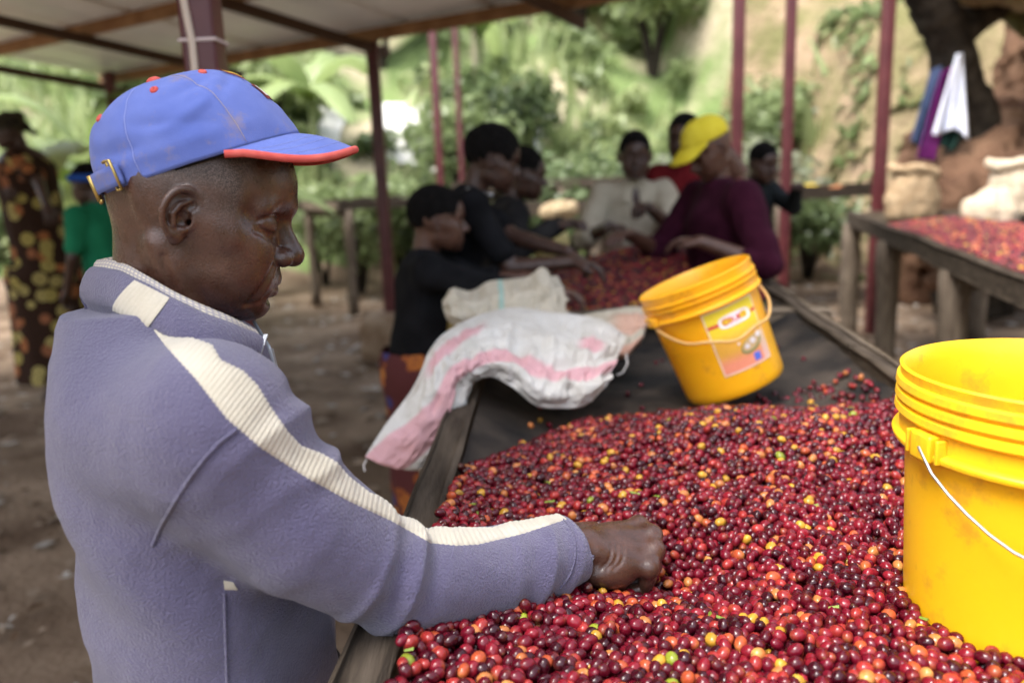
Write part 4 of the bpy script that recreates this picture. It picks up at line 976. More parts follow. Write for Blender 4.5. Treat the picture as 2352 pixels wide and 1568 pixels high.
yel = plastic('yellow_plastic', (.86, .47, .008), (.90, .52, .014)); ora = plastic('orange_plastic', (.84, .39, .008), (.88, .43, .010))
stain(yel, (.50, .24, .03), 11, .55); stain(ora, (.50, .22, .03), 11, .55)
# near bucket
D1, H1 = .32, .34; zb = 1.326-H1; a0 = math.radians(189)
def bail(D, H, a, drop, half=1.0, n=26, out=1.06, kink=True):
    R = D/2; z0 = H*.80; pts = []
    for i in range(n):
        t = i/(n-1)*half; b = a+math.pi*t; s_ = math.sin(math.pi*t)
        rr = R*(out+.03*s_); z = z0-drop*s_**.75+(.006*math.sin(t*math.pi*8)*(1-abs(2*t-1)) if kink else 0)
        pts.append((rr*math.cos(b), rr*math.sin(b), z))
    return [(R*1.0*math.cos(a), R*1.0*math.sin(a), z0)]+pts
B1, _ = bucket('bucket', (B1C[0], B1C[1], zb), D1, H1, Matrix.Identity(3), yel, 'bright yellow bucket sunk in the heap, empty, with a bare wire handle', dict(ears=[a0, a0+math.pi], path=bail(D1, H1, a0, .105), r=.0016), wire_m)
# tilted bucket with a label
D2, H2 = .266, .272
M2 = (Matrix.Rotation(math.radians(-21), 3, 'Y') @ Matrix.Rotation(math.radians(-4), 3, 'X')).to_3x3()
b2 = at(1655, 878, 1.88); b2p = vec(b2[0]+.035, b2[1], b2[2]-.005)
a2 = math.radians(196)
B2, rad2 = bucket('bucket', b2p, D2, H2, M2, ora, 'orange yellow bucket leaning behind the heap with a paper label', dict(ears=[a2, a2+math.pi], path=bail(D2, H2, a2, .085, kink=True, out=1.03), r=.0032), mat('clear_handle', (.62, .36, .12), .4), 2)
# its paper label: yellow fading to orange, red bar, white lozenge with red lettering, a bowl, a blue blob
def lab_pt(s, t, off): # s around, t up
    a = math.radians(258)+s/(D2/2*.93); z = .055+t; r_ = rad2(z)+off; return np.array(M2 @ Vector((r_*math.cos(a), r_*math.sin(a), z)))
def lab_patch(name, s0, s1, t0, t1, m, off, par, nx=14, nz=10, shape=None):
    P = np.array([[lab_pt(s0+(s1-s0)*i/(nx-1), t0+(t1-t0)*j/(nz-1), off) for j in range(nz)] for i in range(nx)]); o = grid_obj(name, P, m, par); return o
def flat_shape(name, fn, m, off, par, n=28):
    pts = [fn(2*math.pi*k/n) for k in range(n)]; c = np.mean(pts, 0); V = [lab_pt(*c, off)]+[lab_pt(*p, off) for p in pts]; return obj(name, V, [(0, 1+k, 1+(k+1) % n) for k in range(n)], m, par)
pm = bpy.data.materials.new('label_print'); pm.use_nodes = True; n = pm.node_tree.nodes; l = pm.node_tree.links
at_ = n.new('ShaderNodeAttribute'); at_.attribute_name = 'col'; l.new(at_.outputs['Color'], n['Principled BSDF'].inputs['Base Color']); n['Principled BSDF'].inputs['Roughness'].default_value = .35
S0, S1, T0, T1 = -.010, .118, .0, .150
nx, nz = 30, 34; P = np.zeros((nx, nz, 3)); Cc = np.zeros((nx, nz, 3))
for i in range(nx):
    for j in range(nz):
        s, t = S0+(S1-S0)*i/(nx-1), T0+(T1-T0)*j/(nz-1); P[i, j] = lab_pt(s, t, .0012); q = j/(nz-1)
        top = np.array((.80, .62, .04)); mid = np.array((.80, .42, .06)); low = np.array((.80, .28, .17))
        c = top*smooth01(.45, .7, q)+mid*(1-smooth01(.45, .7, q)); c = c*smooth01(.12, .36, q)+low*(1-smooth01(.12, .36, q))
        if i in (0, nx-1) or j in (0, nz-1): c = np.array((.80, .70, .62))
        if i > nx*.8 and q < .45: c = c*.5+np.array((.75, .65, .6))*.5
        Cc[i, j] = c*(1+.08*mnoise.noise(Vector((i*.7, j*.7, 0))))
lab = grid_obj('label', P, pm, B2, colors=Cc)
redp = mat('label_red', (.62, .04, .06), .4); whp = mat('label_white', (.82, .74, .74), .4); blu = mat('label_blue', (.10, .16, .62), .4); grn = mat('label_green', (.16, .22, .08), .4); soup = mat('label_bowl', (.66, .45, .22), .4)
lab_patch('print', S0+.003, S0+.030, .112, .119, redp, .0018, lab); lab_patch('print', S1-.016, S1-.001, .112, .119, redp, .0018, lab)
flat_shape('print', lambda a: (.058+.040*np.sign(math.cos(a))*abs(math.cos(a))**.55, .1165+.0145*np.sign(math.sin(a))*abs(math.sin(a))**.6), whp, .0022, lab)
# lettering as it reads, blurred, in the lozenge
LET = {'C': [((1, .9), (.5, 1), (.05, .7), (.05, .3), (.5, 0), (1, .1))], 'O': [((.5, 1), (.95, .7), (.95, .3), (.5, 0), (.05, .3), (.05, .7), (.5, 1))], 'W': [((0, 1), (.25, 0), (.5, .7), (.75, 0), (1, 1))], 'B': [((.1, 0), (.1, 1), (.8, .85), (.7, .55), (.1, .5), (.9, .35), (.8, .05), (.1, 0))], 'U': [((.05, 1), (.1, .2), (.5, 0), (.9, .2), (.95, 1))], 'K': [((.1, 0), (.1, 1)), ((.95, 1), (.15, .45), (.95, 0))], 'I': [((.5, 0), (.5, 1))]}
def letters(txt, s0, t0, wd, ht, m, thick, off, par):
    for k, ch in enumerate(txt):
        mb = MB()
        for st_ in LET[ch]: mb.tube([lab_pt(s0+k*wd*1.22+x*wd, t0+y*ht, off) for x, y in st_], thick, 5)
        mb.build('lettering', m, par)
letters('COUKI', .0285, .1105, .0098, .0125, redp, .0011, .0024, lab)
flat_shape('print', lambda a: (.075+.029*math.cos(a), .048+.0165*math.sin(a)+.006*math.cos(a)), grn, .0018, lab); flat_shape('print', lambda a: (.075+.026*math.cos(a), .050+.0135*math.sin(a)+.006*math.cos(a)), soup, .0021, lab)
for (a_, b_, r_) in ((.062, .047, .0065), (.080, .054, .0080), (.099, .062, .0080), (.094, .078, .0055), (.045, .060, .0035)): flat_shape('print', lambda a: (a_+r_*math.cos(a), b_+r_*.8*math.sin(a)), whp, .0024, lab, 16)
lab_patch('print', .070, .088, .008, .026, blu, .0019, lab, 6, 6)
# ------------------------------------------------------------------ woven sacks
def woven(name):
    m = mat(name, (1, 1, 1), .6, (.86, .84, .80), 14, 5, (.3, .7), attr='col', spec=.35)
    n = m.node_tree.nodes; l = m.node_tree.links; b = n['Principled BSDF']; tc = [q for q in n if q.type == 'TEX_COORD'][0]
    vz = n.new('ShaderNodeTexNoise'); vz.inputs['Scale'].default_value = 26; vz.inputs['Detail'].default_value = 6; vz.inputs['Distortion'].default_value = 1.2; l.new(tc.outputs['Object'], vz.inputs['Vector'])
    bp = n.new('ShaderNodeBump'); bp.inputs['Strength'].default_value = .55; bp.inputs['Distance'].default_value = .012; l.new(vz.outputs['Fac'], bp.inputs['Height']); l.new(bp.outputs[0], b.inputs['Normal'])
    return m
woven_m = woven('woven_plastic')
def cr(a, t):                                                    # Catmull-Rom through rows of a
    a = np.asarray(a, float); n = len(a); i = min(int(t), n-2); x = t-i; p0, p1, p2, p3 = a[max(i-1, 0)], a[i], a[i+1], a[min(i+2, n-1)]
    return .5*(2*p1+(p2-p0)*x+(2*p0-5*p1+4*p2-p3)*x*x+(3*p1-p0-3*p2+p3)*x**3)
def draped(name, rows, nu, nv, colfn, lab, wr=.010, thick=.012, seed=0, folds=(), bulge=.04):
    # rows: stations along the cloth, each a list of (u, v, depth) across it
    G = np.array([[at(*p) for p in r] for r in rows]); P = np.zeros((nu, nv, 3)); ST = np.zeros((nu, nv, 2))
    for i in range(nu):
        s = i/(nu-1)*(len(rows)-1); line = np.array([cr(G[:, k], s) for k in range(G.shape[1])])
        for j in range(nv): P[i, j] = cr(line, j/(nv-1)*(G.shape[1]-1)); ST[i, j] = (s, j/(nv-1))
    tu = np.gradient(P, axis=0); tv = np.gradient(P, axis=1); N = np.cross(tu, tv); N /= np.linalg.norm(N, axis=2)[:, :, None]+1e-9
    N *= np.sign(((_c-P)*N).sum(2))[:, :, None]
    e = np.sin(np.pi*ST[:, :, 1])**.5*(np.clip(.25+ST[:, :, 0]/4, 0, 1) if len(rows) > 10 else 1)
    q = np.stack([ST[:, :, 0].ravel()*1.1+seed, ST[:, :, 1].ravel()*4.5, np.full(nu*nv, seed*3.3)], 1)
    d = wr*(1-np.abs(vnoise(q*1.3)).reshape(nu, nv)*2)+wr*.55*(1-2*np.abs(vnoise(q*2.9+9))).reshape(nu, nv)+wr*.2*vnoise(q*7).reshape(nu, nv)
    for (s0, t0, sl, wd, am) in folds: d = d+am*np.exp(-((ST[:, :, 1]-t0-sl*(ST[:, :, 0]-s0))/wd)**2)*np.exp(-((ST[:, :, 0]-s0)/1.6)**2)
    P = P+N*(d*e)[:, :, None]
    cc = np.array([[colfn(*ST[i, j]) for j in range(nv)] for i in range(nu)])
    # closed bag: back layer behind the front one
    Bk = P-N*(thick+bulge*np.sin(np.pi*ST[:, :, 1])*np.sin(np.pi*np.clip(ST[:, :, 0]/(len(rows)-1), .03, .97)))[:, :, None]
    V = np.vstack([P.reshape(-1, 3), Bk.reshape(-1, 3)]); idx = np.arange(nu*nv).reshape(nu, nv); M = nu*nv
    F = [np.stack([idx[:-1, :-1], idx[1:, :-1], idx[1:, 1:], idx[:-1, 1:]], -1).reshape(-1, 4)]; F.append(F[0][:, ::-1]+M)
    for a in (idx[0], idx[-1], idx[:, 0], idx[:, -1]): F.append(np.stack([a[:-1], a[1:], a[1:]+M, a[:-1]+M], -1))
    o = obj(name, V, np.vstack(F), woven_m, None, True, np.vstack([cc.reshape(-1, 3)]*2)); tag(o, lab, 'sack'); return o
W_ = np.array((.62, .60, .565)); PK = np.array((.66, .38, .41)); CRM = np.array((.50, .45, .36)); TEAL = np.array((.35, .52, .47))
def band(t, c, w): return float(smooth01(w+.02, w-.02, abs(t-c)))
def col_white(s, t):
    c = W_.copy(); k = band(t, np.interp(s, [0, 1, 2, 3, 4, 5, 6, 7, 8, 9, 10], [.24, .36, .46, .52, .62, .66, .62, .62, .62, .60, .55]), np.interp(s, [0, 1, 2, 3, 4, 5, 8, 10], [.24, .22, .15, .11, .085, .085, .075, .09]))
    k = max(k, band(t, np.interp(s, [2, 3, 4, 5], [.10, .20, .24, .2]), .055)*float(smooth01(2.2, 2.8, s)*smooth01(5.2, 4.6, s)))
    k = max(k, band(t, .30, .07)*float(smooth01(8.0, 8.5, s)*smooth01(9.3, 8.9, s)))
    return c*(1-k)+PK*k
rows = [
    [(838, 1048, 1.60), (880, 1068, 1.60), (930, 1078, 1.61), (985, 1078, 1.63), (1015, 1066, 1.65)],
    [(885, 975, 1.62), (930, 1000, 1.60), (975, 1020, 1.60), (1020, 1030, 1.63), (1045, 1022, 1.66)],
    [(948, 890, 1.66), (985, 915, 1.62), (1015, 940, 1.62), (1045, 958, 1.65), (1064, 958, 1.68)],
    [(990, 800, 1.72), (1015, 830, 1.66), (1040, 858, 1.65), (1064, 880, 1.67), (1080, 892, 1.70)],
    [(1030, 758, 1.82), (1055, 792, 1.72), (1078, 822, 1.68), (1095, 848, 1.68), (1105, 868, 1.70)],
    [(1105, 722, 1.95), (1115, 765, 1.80), (1125, 800, 1.72), (1133, 838, 1.69), (1138, 868, 1.70)],
    [(1185, 706, 2.02), (1185, 755, 1.86), (1183, 805, 1.74), (1180, 850, 1.69), (1180, 892, 1.69)],
    [(1258, 716, 2.05), (1250, 770, 1.88), (1242, 825, 1.75), (1236, 885, 1.69), (1232, 932, 1.69)],
    [(1325, 722, 2.05), (1318, 785, 1.88), (1310, 840, 1.76), (1300, 890, 1.70), (1290, 938, 1.70)],
    [(1392, 738, 2.02), (1380, 790, 1.88), (1368, 838, 1.78), (1352, 885, 1.72), (1342, 932, 1.72)],
    [(1438, 775, 1.98), (1425, 805, 1.90), (1412, 835, 1.83), (1400, 862, 1.78), (1388, 890, 1.76)]]
s1 = draped('woven_sack', rows, 170, 66, col_white, 'empty white woven sack with pink stripes slung over the side rail', .0115, .010, 1.7, folds=((7, .35, .05, .06, .02), (8.2, .5, -.08, .05, -.018), (6.2, .78, .03, .05, .014), (9, .75, .05, .05, .015), (5, .45, .08, .05, -.015), (7.6, .85, -.02, .04, .012)))
mb = MB(); mb.tube([at(1438, 812, 1.90), at(1441, 836, 1.89), at(1430, 856, 1.89), at(1417, 861, 1.89)], .0022, 6); o = mb.build('tie_cord', mat('white_cord', (.6, .58, .56), .8)); o.parent = s1
mb = MB(); mb.tube([at(842, 1055, 1.60), at(835, 1068, 1.60), at(838, 1082, 1.60)], .002, 6); o = mb.build('loose_thread', bpy.data.materials['white_cord']); o.parent = s1
def col_cream(s, t):
    k = band(s, 3.55+.25*t, .11); c = CRM*(1.0+.12*vnoise(np.array([[s*3, t*5, 1.]]))[0]); return c*(1-k)+TEAL*k
rows = [
    [(1019, 688, 2.18), (1019, 700, 2.13), (1021, 712, 2.12), (1026, 724, 2.12), (1036, 742, 2.14)],
    [(1040, 661, 2.22), (1043, 682, 2.14), (1046, 702, 2.11), (1050, 724, 2.10), (1056, 750, 2.12)],
    [(1082, 668, 2.25), (1083, 688, 2.16), (1085, 704, 2.11), (1088, 722, 2.09), (1094, 742, 2.10)],
    [(1122, 646, 2.27), (1122, 676, 2.18), (1122, 700, 2.12), (1124, 720, 2.09), (1130, 735, 2.08)],
    [(1170, 641, 2.28), (1170, 670, 2.19), (1168, 694, 2.14), (1168, 714, 2.10), (1172, 730, 2.08)],
    [(1214, 634, 2.28), (1214, 664, 2.20), (1213, 690, 2.16), (1212, 712, 2.12), (1216, 735, 2.09)],
    [(1243, 614, 2.28), (1248, 655, 2.20), (1249, 688, 2.17), (1250, 715, 2.14), (1256, 745, 2.10)],
    [(1262, 628, 2.28), (1268, 664, 2.22), (1275, 696, 2.18), (1290, 725, 2.15), (1300, 755, 2.12)],
    [(1268, 676, 2.28), (1285, 694, 2.24), (1300, 712, 2.20), (1318, 735, 2.16), (1330, 762, 2.13)]]
draped('woven_sack', rows, 120, 50, col_cream, 'crumpled cream woven sack with a thin teal stripe behind the striped one', .007, .02, 4.2, folds=((3, .55, 0, .10, -.03), (5, .6, .02, .08, -.02), (1.5, .5, .05, .08, .012)), bulge=.09)
def col3(s, t):
    k = max(band(t, .95, .08), float(smooth01(1.4, 2.4, s))*band(t, .45, .25)*.8); return (CRM*1.05)*(1-k)+np.array((.62, .36, .27))*k
rows = [
    [(1290, 742, 2.22), (1300, 752, 2.16), (1312, 762, 2.12), (1325, 775, 2.10)],
    [(1350, 722, 2.30), (1358, 745, 2.20), (1366, 765, 2.14), (1375, 790, 2.10)],
    [(1410, 710, 2.34), (1414, 738, 2.22), (1418, 768, 2.14), (1424, 812, 2.08)],
    [(1462, 704, 2.34), (1462, 730, 2.24), (1458, 762, 2.16), (1450, 800, 2.10)],
    [(1490, 716, 2.30), (1488, 736, 2.24), (1482, 756, 2.18), (1474, 778, 2.14)]]
draped('woven_sack', rows, 70, 36, col3, 'folded sack mouth with a pinkish brown edge next to the tilted bucket', .010, .02, 7.7, folds=((2, .5, 0, .08, -.02),), bulge=.03)
# burlap sacks standing on the right bed
burl = mat('burlap', (.30, .20, .11), .95, (.46, .34, .21), 18, 6, (.3, .7), bump=.7, bscale=90, bdist=.01); burl2 = mat('pale_burlap', (.46, .36, .25), .95, (.60, .50, .37), 18, 6, (.3, .7), bump=.7, bscale=70, bdist=.012)
def full_sack(px, dpt, wdt, hgt, m, lab, lean=0, neck=.62, fold=True, rot=0, squash=.7):
    p = at(*px, dpt); s = Sdf(.06); R_ = euler(0, math.radians(lean), 0) @ euler(0, 0, rot); c = lambda a, b, z: p+np.array(euler(0, math.radians(lean), 0)) @ vec(a, b, z)
    s.add(sd_ell(c(0, 0, hgt*.36), (wdt*.5, wdt*.5*squash, hgt*.40), R_)); s.add(sd_ell(c(0, 0, hgt*.13), (wdt*.47, wdt*.47*squash, hgt*.16), R_), .05)
    s.add(sd_cap(c(-wdt*.08, 0, hgt*.62), c(wdt*.08, 0, hgt*.66), wdt*.33*neck/.62), .05)
    if fold:
        ring = [c(wdt*.42*math.cos(a), wdt*.30*math.sin(a), hgt*(.82+.03*math.sin(3*a)-.05*math.cos(a))) for a in np.linspace(0, 2*math.pi, 15)]
        s.add(sd_chain(ring, [hgt*.075]*15), .03); s.sub(sd_ell(c(0, 0, hgt*.98), (wdt*.34, wdt*.23, hgt*.22)), .03)
    s.disp(lambda P: .012*fbm(P, 9, 3)+.010*(np.abs(vnoise(P*vec(14, 14, 4)))-.3))
    V, F = polygonise(s, p-vec(wdt, wdt, .08), p+vec(wdt, wdt, hgt*1.25), .011); o = obj('burlap_sack', V, F, m, None, True); tag(o, lab, 'sack'); return o
full_sack((2092, 508), 6.55, .43, .50, burl, 'upright brown burlap sack with its mouth rolled down on the right bed')
full_sack((2265, 515), 5.8, .42, .27, burl2, 'pale burlap sack slumped on its side on the right bed', lean=14, fold=False, neck=.4)
full_sack((2338, 503), 6.25, .46, .52, burl2, 'pale open burlap sack standing behind the slumped one', lean=-6)
# ------------------------------------------------------------------ the other people
_gh = head_sdf(True, True); _gh.add(sd_cap((-.028, 0, -.02), (-.045, 0, -.16), .052, .052), .02)
GHV, GHF = polygonise(_gh, (-.13, -.11, -.16), (.14, .11, .15), .0042)
skin2 = skin_mat('skin_deep_brown', (.040, .018, .013), (.070, .033, .023), .40); skin3 = skin_mat('skin_warm_brown', (.070, .030, .019), (.115, .052, .034), .42)
hair_m = mat('black_hair', (.004, .0035, .0035), 1.0, (.008, .007, .007), 60, spec=.1, bump=.8, bscale=120, bdist=.01)
def ik(S, H, l1, l2, pole):                                           # elbow between shoulder and hand
    d = H-S; L = np.linalg.norm(d); L2 = min(L, (l1+l2)*.995); u = d/L; a = (l1*l1-l2*l2+L2*L2)/(2*L2); h = math.sqrt(max(l1*l1-a*a, 1e-6))
    p = pole-u*(pole @ u); p = unit(p); return S+u*a*(L/L2)+p*h
def hand_sdf(s, W, d, up, sc=1.0, curl=.5, thumb=1):
    side = unit(np.cross(d, up)); up = np.cross(side, d)
    q = lambda a, b, c: W+sc*(d*a+side*b+up*c)
    s.add(sd_ell(q(.045, 0, 0), (.050*sc, .036*sc, .016*sc), np.stack([d, side, up], 1)), .02)
    for k, (b, L) in enumerate(((.027, .070), (.009, .078), (-.010, .072), (-.027, .056))):
        c1 = math.sin(curl); c2 = math.sin(min(curl*2.2, 2.4))
        p0 = q(.080, b, 0); p1 = q(.080+L*.5*math.cos(curl), b*1.1, -L*.5*c1); p2 = p1+sc*(d*L*.5*math.cos(curl*2.2)-up*L*.5*c2)
        s.add(sd_chain([p0, p1, p2], [.0095*sc, .0085*sc, .007*sc]), .004)
    s.add(sd_chain([q(.018, .026*thumb, -.004), q(.050, .050*thumb, -.012), q(.078, .052*thumb, -.022)], [.013*sc, .011*sc, .0085*sc]), .008)
def person(lab, head, yaw, hyaw, hpitch, Hs, hands, shirt, lower, lm, sk, lean=10, sleeve='short', hair='short', hs=1.0, twist=0, pole=None, girth=1.0, open_neck=False, shirt_name='shirt', feet_spread=.11, skirt_flare=1.0, curl=.5, voxel=.0085, arm_out=1.0):
    Hd = at(*head); f = vec(math.cos(yaw), math.sin(yaw), 0); lf = vec(-math.sin(yaw), math.cos(yaw), 0); ln = math.radians(lean)
    up = vec(0, 0, 1)*math.cos(ln)+f*math.sin(ln)
    neck = Hd-up*.135*Hs-f*.03; hip = neck-up*.47*Hs; hip[2] = min(hip[2], .98); chest = neck-up*.15*Hs
    base = vec(hip[0], hip[1], 0); root = empty('person', base, lab, 'person')
    def put(name, V, F, m, parent=None, colors=None): return obj(name, np.asarray(V)-base, F, m, parent or root, True, colors)
    sw = .165*Hs*girth; tl = math.radians(twist); lf2 = lf*math.cos(tl)+f*math.sin(tl)
    SH = [neck-lf2*sw-up*.055*Hs, neck+lf2*sw-up*.055*Hs]; l1 = .285*Hs; l2 = .25*Hs
    WR = []; EL = []
    for k in (0, 1):
        side = -1 if k == 0 else 1; h = hands[k]
        W = at(*h) if h is not None else SH[k]+vec(0, 0, -.50*Hs)+f*.10+lf*side*.05
        d = W-SH[k]; L = np.linalg.norm(d)
        if L > (l1+l2)*.99: W = SH[k]+d/L*(l1+l2)*.99
        EL.append(ik(SH[k], W, l1, l2, pole if pole is not None else lf*side*.6*arm_out-f*.6+vec(0, 0, -.6))); WR.append(W)
    # body: head, arms, trunk, legs in one skin
    s = Sdf(.05)
    s.add(sd_cap(hip+vec(0, 0, .05), chest, .105*Hs*girth, .11*Hs*girth)); s.add(sd_cap(neck-up*.05, neck+up*.06*Hs, .050*Hs, .048*Hs), .03)
    s.add(sd_cap(SH[0], SH[1], .052*Hs, .052*Hs), .04)
    for k in (0, 1): s.add(sd_chain([SH[k], EL[k], WR[k]], [.050*Hs, .039*Hs, .026*Hs]), .02)
    FT = []
    for k in (0, 1):
        side = -1 if k == 0 else 1; a = hip+lf*side*.085*Hs; kn = vec(a[0], a[1], 0)+lf*side*.01+f*.03+vec(0, 0, hip[2]*.52); an = vec(base[0], base[1], .085)+lf*side*feet_spread; FT.append(an)
        s.add(sd_chain([a, kn, an], [.088*Hs, .058*Hs, .038*Hs]), .03); s.add(sd_cap(an+f*(-.03)+vec(0, 0, -.05), an+f*.13+vec(0, 0, -.058), .032, .026), .02)
    lo_ = np.minimum.reduce([hip, SH[0], SH[1], EL[0], EL[1], WR[0], WR[1], FT[0], FT[1]])-.2; hi_ = np.maximum.reduce([neck+.1, SH[0], SH[1], EL[0], EL[1], WR[0], WR[1]])+.16; lo_[2] = -.02
    V1, F1 = polygonise(s, lo_, hi_, .013)
    HM_ = euler(0, 0, hyaw) @ euler(0, hpitch, 0); hv = Hd+hs*(GHV @ HM_.T); parts = [(V1, F1), (hv, GHF)]
    for k in (0, 1):
        d = unit(WR[k]-EL[k]); h_ = Sdf(.03); h_.add(sd_cap(EL[k]*.3+WR[k]*.7, WR[k], .030*Hs, .026*Hs)); hand_sdf(h_, WR[k], unit(d+vec(0, 0, -.25)), vec(0, 0, 1) if abs(d[2]) < .8 else f, Hs, curl, 1 if k == 0 else -1)
        parts.append(polygonise(h_, WR[k]-.16, WR[k]+.16, .006))
    o_ = 0; VV = []; FF = []
    for V_, F_ in parts: VV.append(V_); FF.append(F_+o_); o_ += len(V_)
    put('body', np.vstack(VV), np.vstack(FF), sk)
    # shirt
    t = Sdf(.06); wv = .019
    def trunk(P):                                                     # flattened trunk
        ax = chest-hip; L = ax @ ax; tt = np.clip(((P-hip) @ ax)/L, -.12, 1.0); c = hip+tt[:, None]*ax; q = P-c; x = q @ f; y = q @ lf2; z = q @ unit(ax)
        rx = np.interp(tt, [-.12, 0, .5, 1], [.125, .122, .115, .120])*Hs*girth; ry = np.interp(tt, [-.12, 0, .5, 1], [.165, .160, .150, .165])*Hs*girth
        return (np.sqrt((x/rx)**2+(y/ry)**2+(z/.13)**2)-1)*np.minimum(rx, ry)
    t.add(trunk); t.add(sd_cap(SH[0], SH[1], .066*Hs, .066*Hs), .05); t.add(sd_cap(neck-up*.07, neck-up*.015, .075*Hs, .060*Hs), .05)
    fr = .45 if sleeve == 'short' else 1.0
    for k in (0, 1):
        if sleeve == 'short': e = SH[k]+(EL[k]-SH[k])*.72; t.add(sd_chain([SH[k], e], [.068*Hs, .062*Hs]), .03)
        elif sleeve == 'elbow': e = EL[k]+(WR[k]-EL[k])*.22; t.add(sd_chain([SH[k], EL[k], e], [.070*Hs, .062*Hs, .056*Hs]), .03)
        else: e = WR[k]-unit(WR[k]-EL[k])*.015; t.add(sd_chain([SH[k], EL[k], e], [.068*Hs, .056*Hs, .043*Hs]), .03)
    if open_neck: t.sub(sd_cap(neck+f*.09-up*.16, neck+f*.10+up*.06, .012, .055), .01)
    t.disp(lambda P: .007*vnoise(P*11+yaw)+.006*(np.abs(vnoise(P*vec(20, 20, 9)))-.3))
    V, F = polygonise(t, lo_-.05, hi_+.05, voxel); cut = hip[2]-.10
    F = F[(V[F][:, :, 2] > cut).all(1)]
    shirt_o = put(shirt_name, V, F, shirt)
    # lower wear
    b = Sdf(.08)
    if lower == 'skirt':
        b.add(sd_ell(hip+vec(0, 0, -.02), (.150*Hs*girth, .175*Hs*girth, .16*Hs))); kz = .16
        b.add(sd_cap(hip, vec(base[0], base[1], kz)+f*.02, .150*Hs*girth, .165*Hs*skirt_flare), .06)
        b.disp(lambda P: .012*np.sin(np.arctan2(P[:, 1]-base[1], P[:, 0]-base[0])*9+P[:, 2]*3)*np.clip(1-P[:, 2]/.9, 0, 1)+.006*vnoise(P*9))
        zmin = kz-.02
    else:
        b.add(sd_ell(hip+vec(0, 0, .0), (.135*Hs*girth, .165*Hs*girth, .14*Hs)))
        for k in (0, 1):
            side = -1 if k == 0 else 1; a = hip+lf*side*.085*Hs; kn = vec(a[0], a[1], 0)+lf*side*.01+f*.03+vec(0, 0, hip[2]*.52); b.add(sd_chain([a, kn, FT[k]], [.105*Hs, .080*Hs, .066*Hs]), .04)
        b.disp(lambda P: .007*vnoise(P*12)); zmin = .07
    V, F = polygonise(b, lo_-.12, np.array([hi_[0]+.1, hi_[1]+.1, hip[2]+.2]), .013); F = F[(V[F][:, :, 2] > zmin).all(1) & (V[F][:, :, 2] < hip[2]+.06).all(1)]
    put('skirt' if lower == 'skirt' else 'trousers', V, F, lm)
    if hair in ('short', 'afro'):
        g = .008 if hair == 'short' else .014
        hs_ = Sdf(.02); hs_.add(sd_ell((-.010, 0, .048), (.101+g*.6, .076+g, .088+g))); hs_.add(sd_ell((.028, 0, .055), (.052+g*.3, .058+g*.7, .048+g)), .02)
        hs_.sub(sd_ell((.105, 0, -.010), (.060, .075, .072)), .012); hs_.sub(sd_ell((.125, 0, .045), (.052, .075, .045)), .012); hs_.sub(sd_ell((.02, 0, -.075), (.12, .12, .075)), .015)
        for y in (-1, 1): hs_.sub(sd_ell((.03, .085*y, -.01), (.045, .03, .045)), .01)
        hs_.disp(lambda P: .0022*vnoise(P*120)+(.004*vnoise(P*45) if hair == 'afro' else 0))
        V, F = polygonise(hs_, (-.16, -.14, -.06), (.14, .14, .19), .0055); put('hair', Hd+hs*(V @ HM_.T), F, hair_m)
    return root, put, dict(neck=neck, hip=hip, f=f, lf=lf, Hd=Hd, HM=HM_, hs=hs, SH=SH, base=base, up=up)
def rad(d): return math.radians(d)
black_tee = mat('black_cotton_shirt', (.005, .005, .006), .95, (.010, .010, .012), 12, bump=.3, bscale=60, bdist=.01)
def print_cloth(name, cols, scale, bg):
    m = bpy.data.materials.new(name); m.use_nodes = True; n = m.node_tree.nodes; l = m.node_tree.links; b = n['Principled BSDF']; b.inputs['Roughness'].default_value = .85
    tc = n.new('ShaderNodeTexCoord'); v = n.new('ShaderNodeTexVoronoi'); v.inputs['Scale'].default_value = scale; l.new(tc.outputs['Object'], v.inputs['Vector'])
    sp = n.new('ShaderNodeSeparateColor'); l.new(v.outputs['Color'], sp.inputs[0]); r = n.new('ShaderNodeValToRGB'); r.color_ramp.interpolation = 'CONSTANT'
    for i, c in enumerate(cols):
        e = r.color_ramp.elements[i] if i < 2 else r.color_ramp.elements.new(i/len(cols)); e.position = i/len(cols); e.color = (*c, 1)
    l.new(sp.outputs[0], r.inputs[0])
    ring = n.new('ShaderNodeValToRGB'); ring.color_ramp.interpolation = 'CONSTANT'; ee = ring.color_ramp.elements; ee[0].position = 0; ee[0].color = (.35, .35, .35, 1); ee[1].position = .10; ee[1].color = (1, 1, 1, 1)
    for p, c in ((.22, (.6, .6, .6, 1)), (.27, (1, 1, 1, 1)), (.43, (0, 0, 0, 1))): q = ee.new(p); q.color = c
    l.new(v.outputs['Distance'], ring.inputs[0]); mx = n.new('ShaderNodeMix'); mx.data_type = 'RGBA'; mx.inputs[6].default_value = (*bg, 1); l.new(ring.outputs[0], mx.inputs[0]); l.new(r.outputs[0], mx.inputs[7]); l.new(mx.outputs[2], b.inputs['Base Color']); return m
kit_orange = print_cloth('orange_navy_print', [(.42, .14, .035), (.05, .05, .16), (.45, .18, .05), (.30, .09, .03)], 14, (.10, .03, .03))
kit_brown = print_cloth('brown_gold_print', [(.34, .13, .05), (.40, .33, .10), (.30, .12, .06), (.42, .35, .13)], 9, (.035, .018, .012))
kit_blue = print_cloth('dark_print', [(.07, .10, .14), (.22, .10, .04), (.04, .08, .06), (.09, .10, .12)], 9, (.02, .03, .045))
kit_yellow = mat('yellow_wrap', (.45, .32, .09), .9, (.55, .42, .16), 6, bump=.3, bscale=25, bdist=.02)
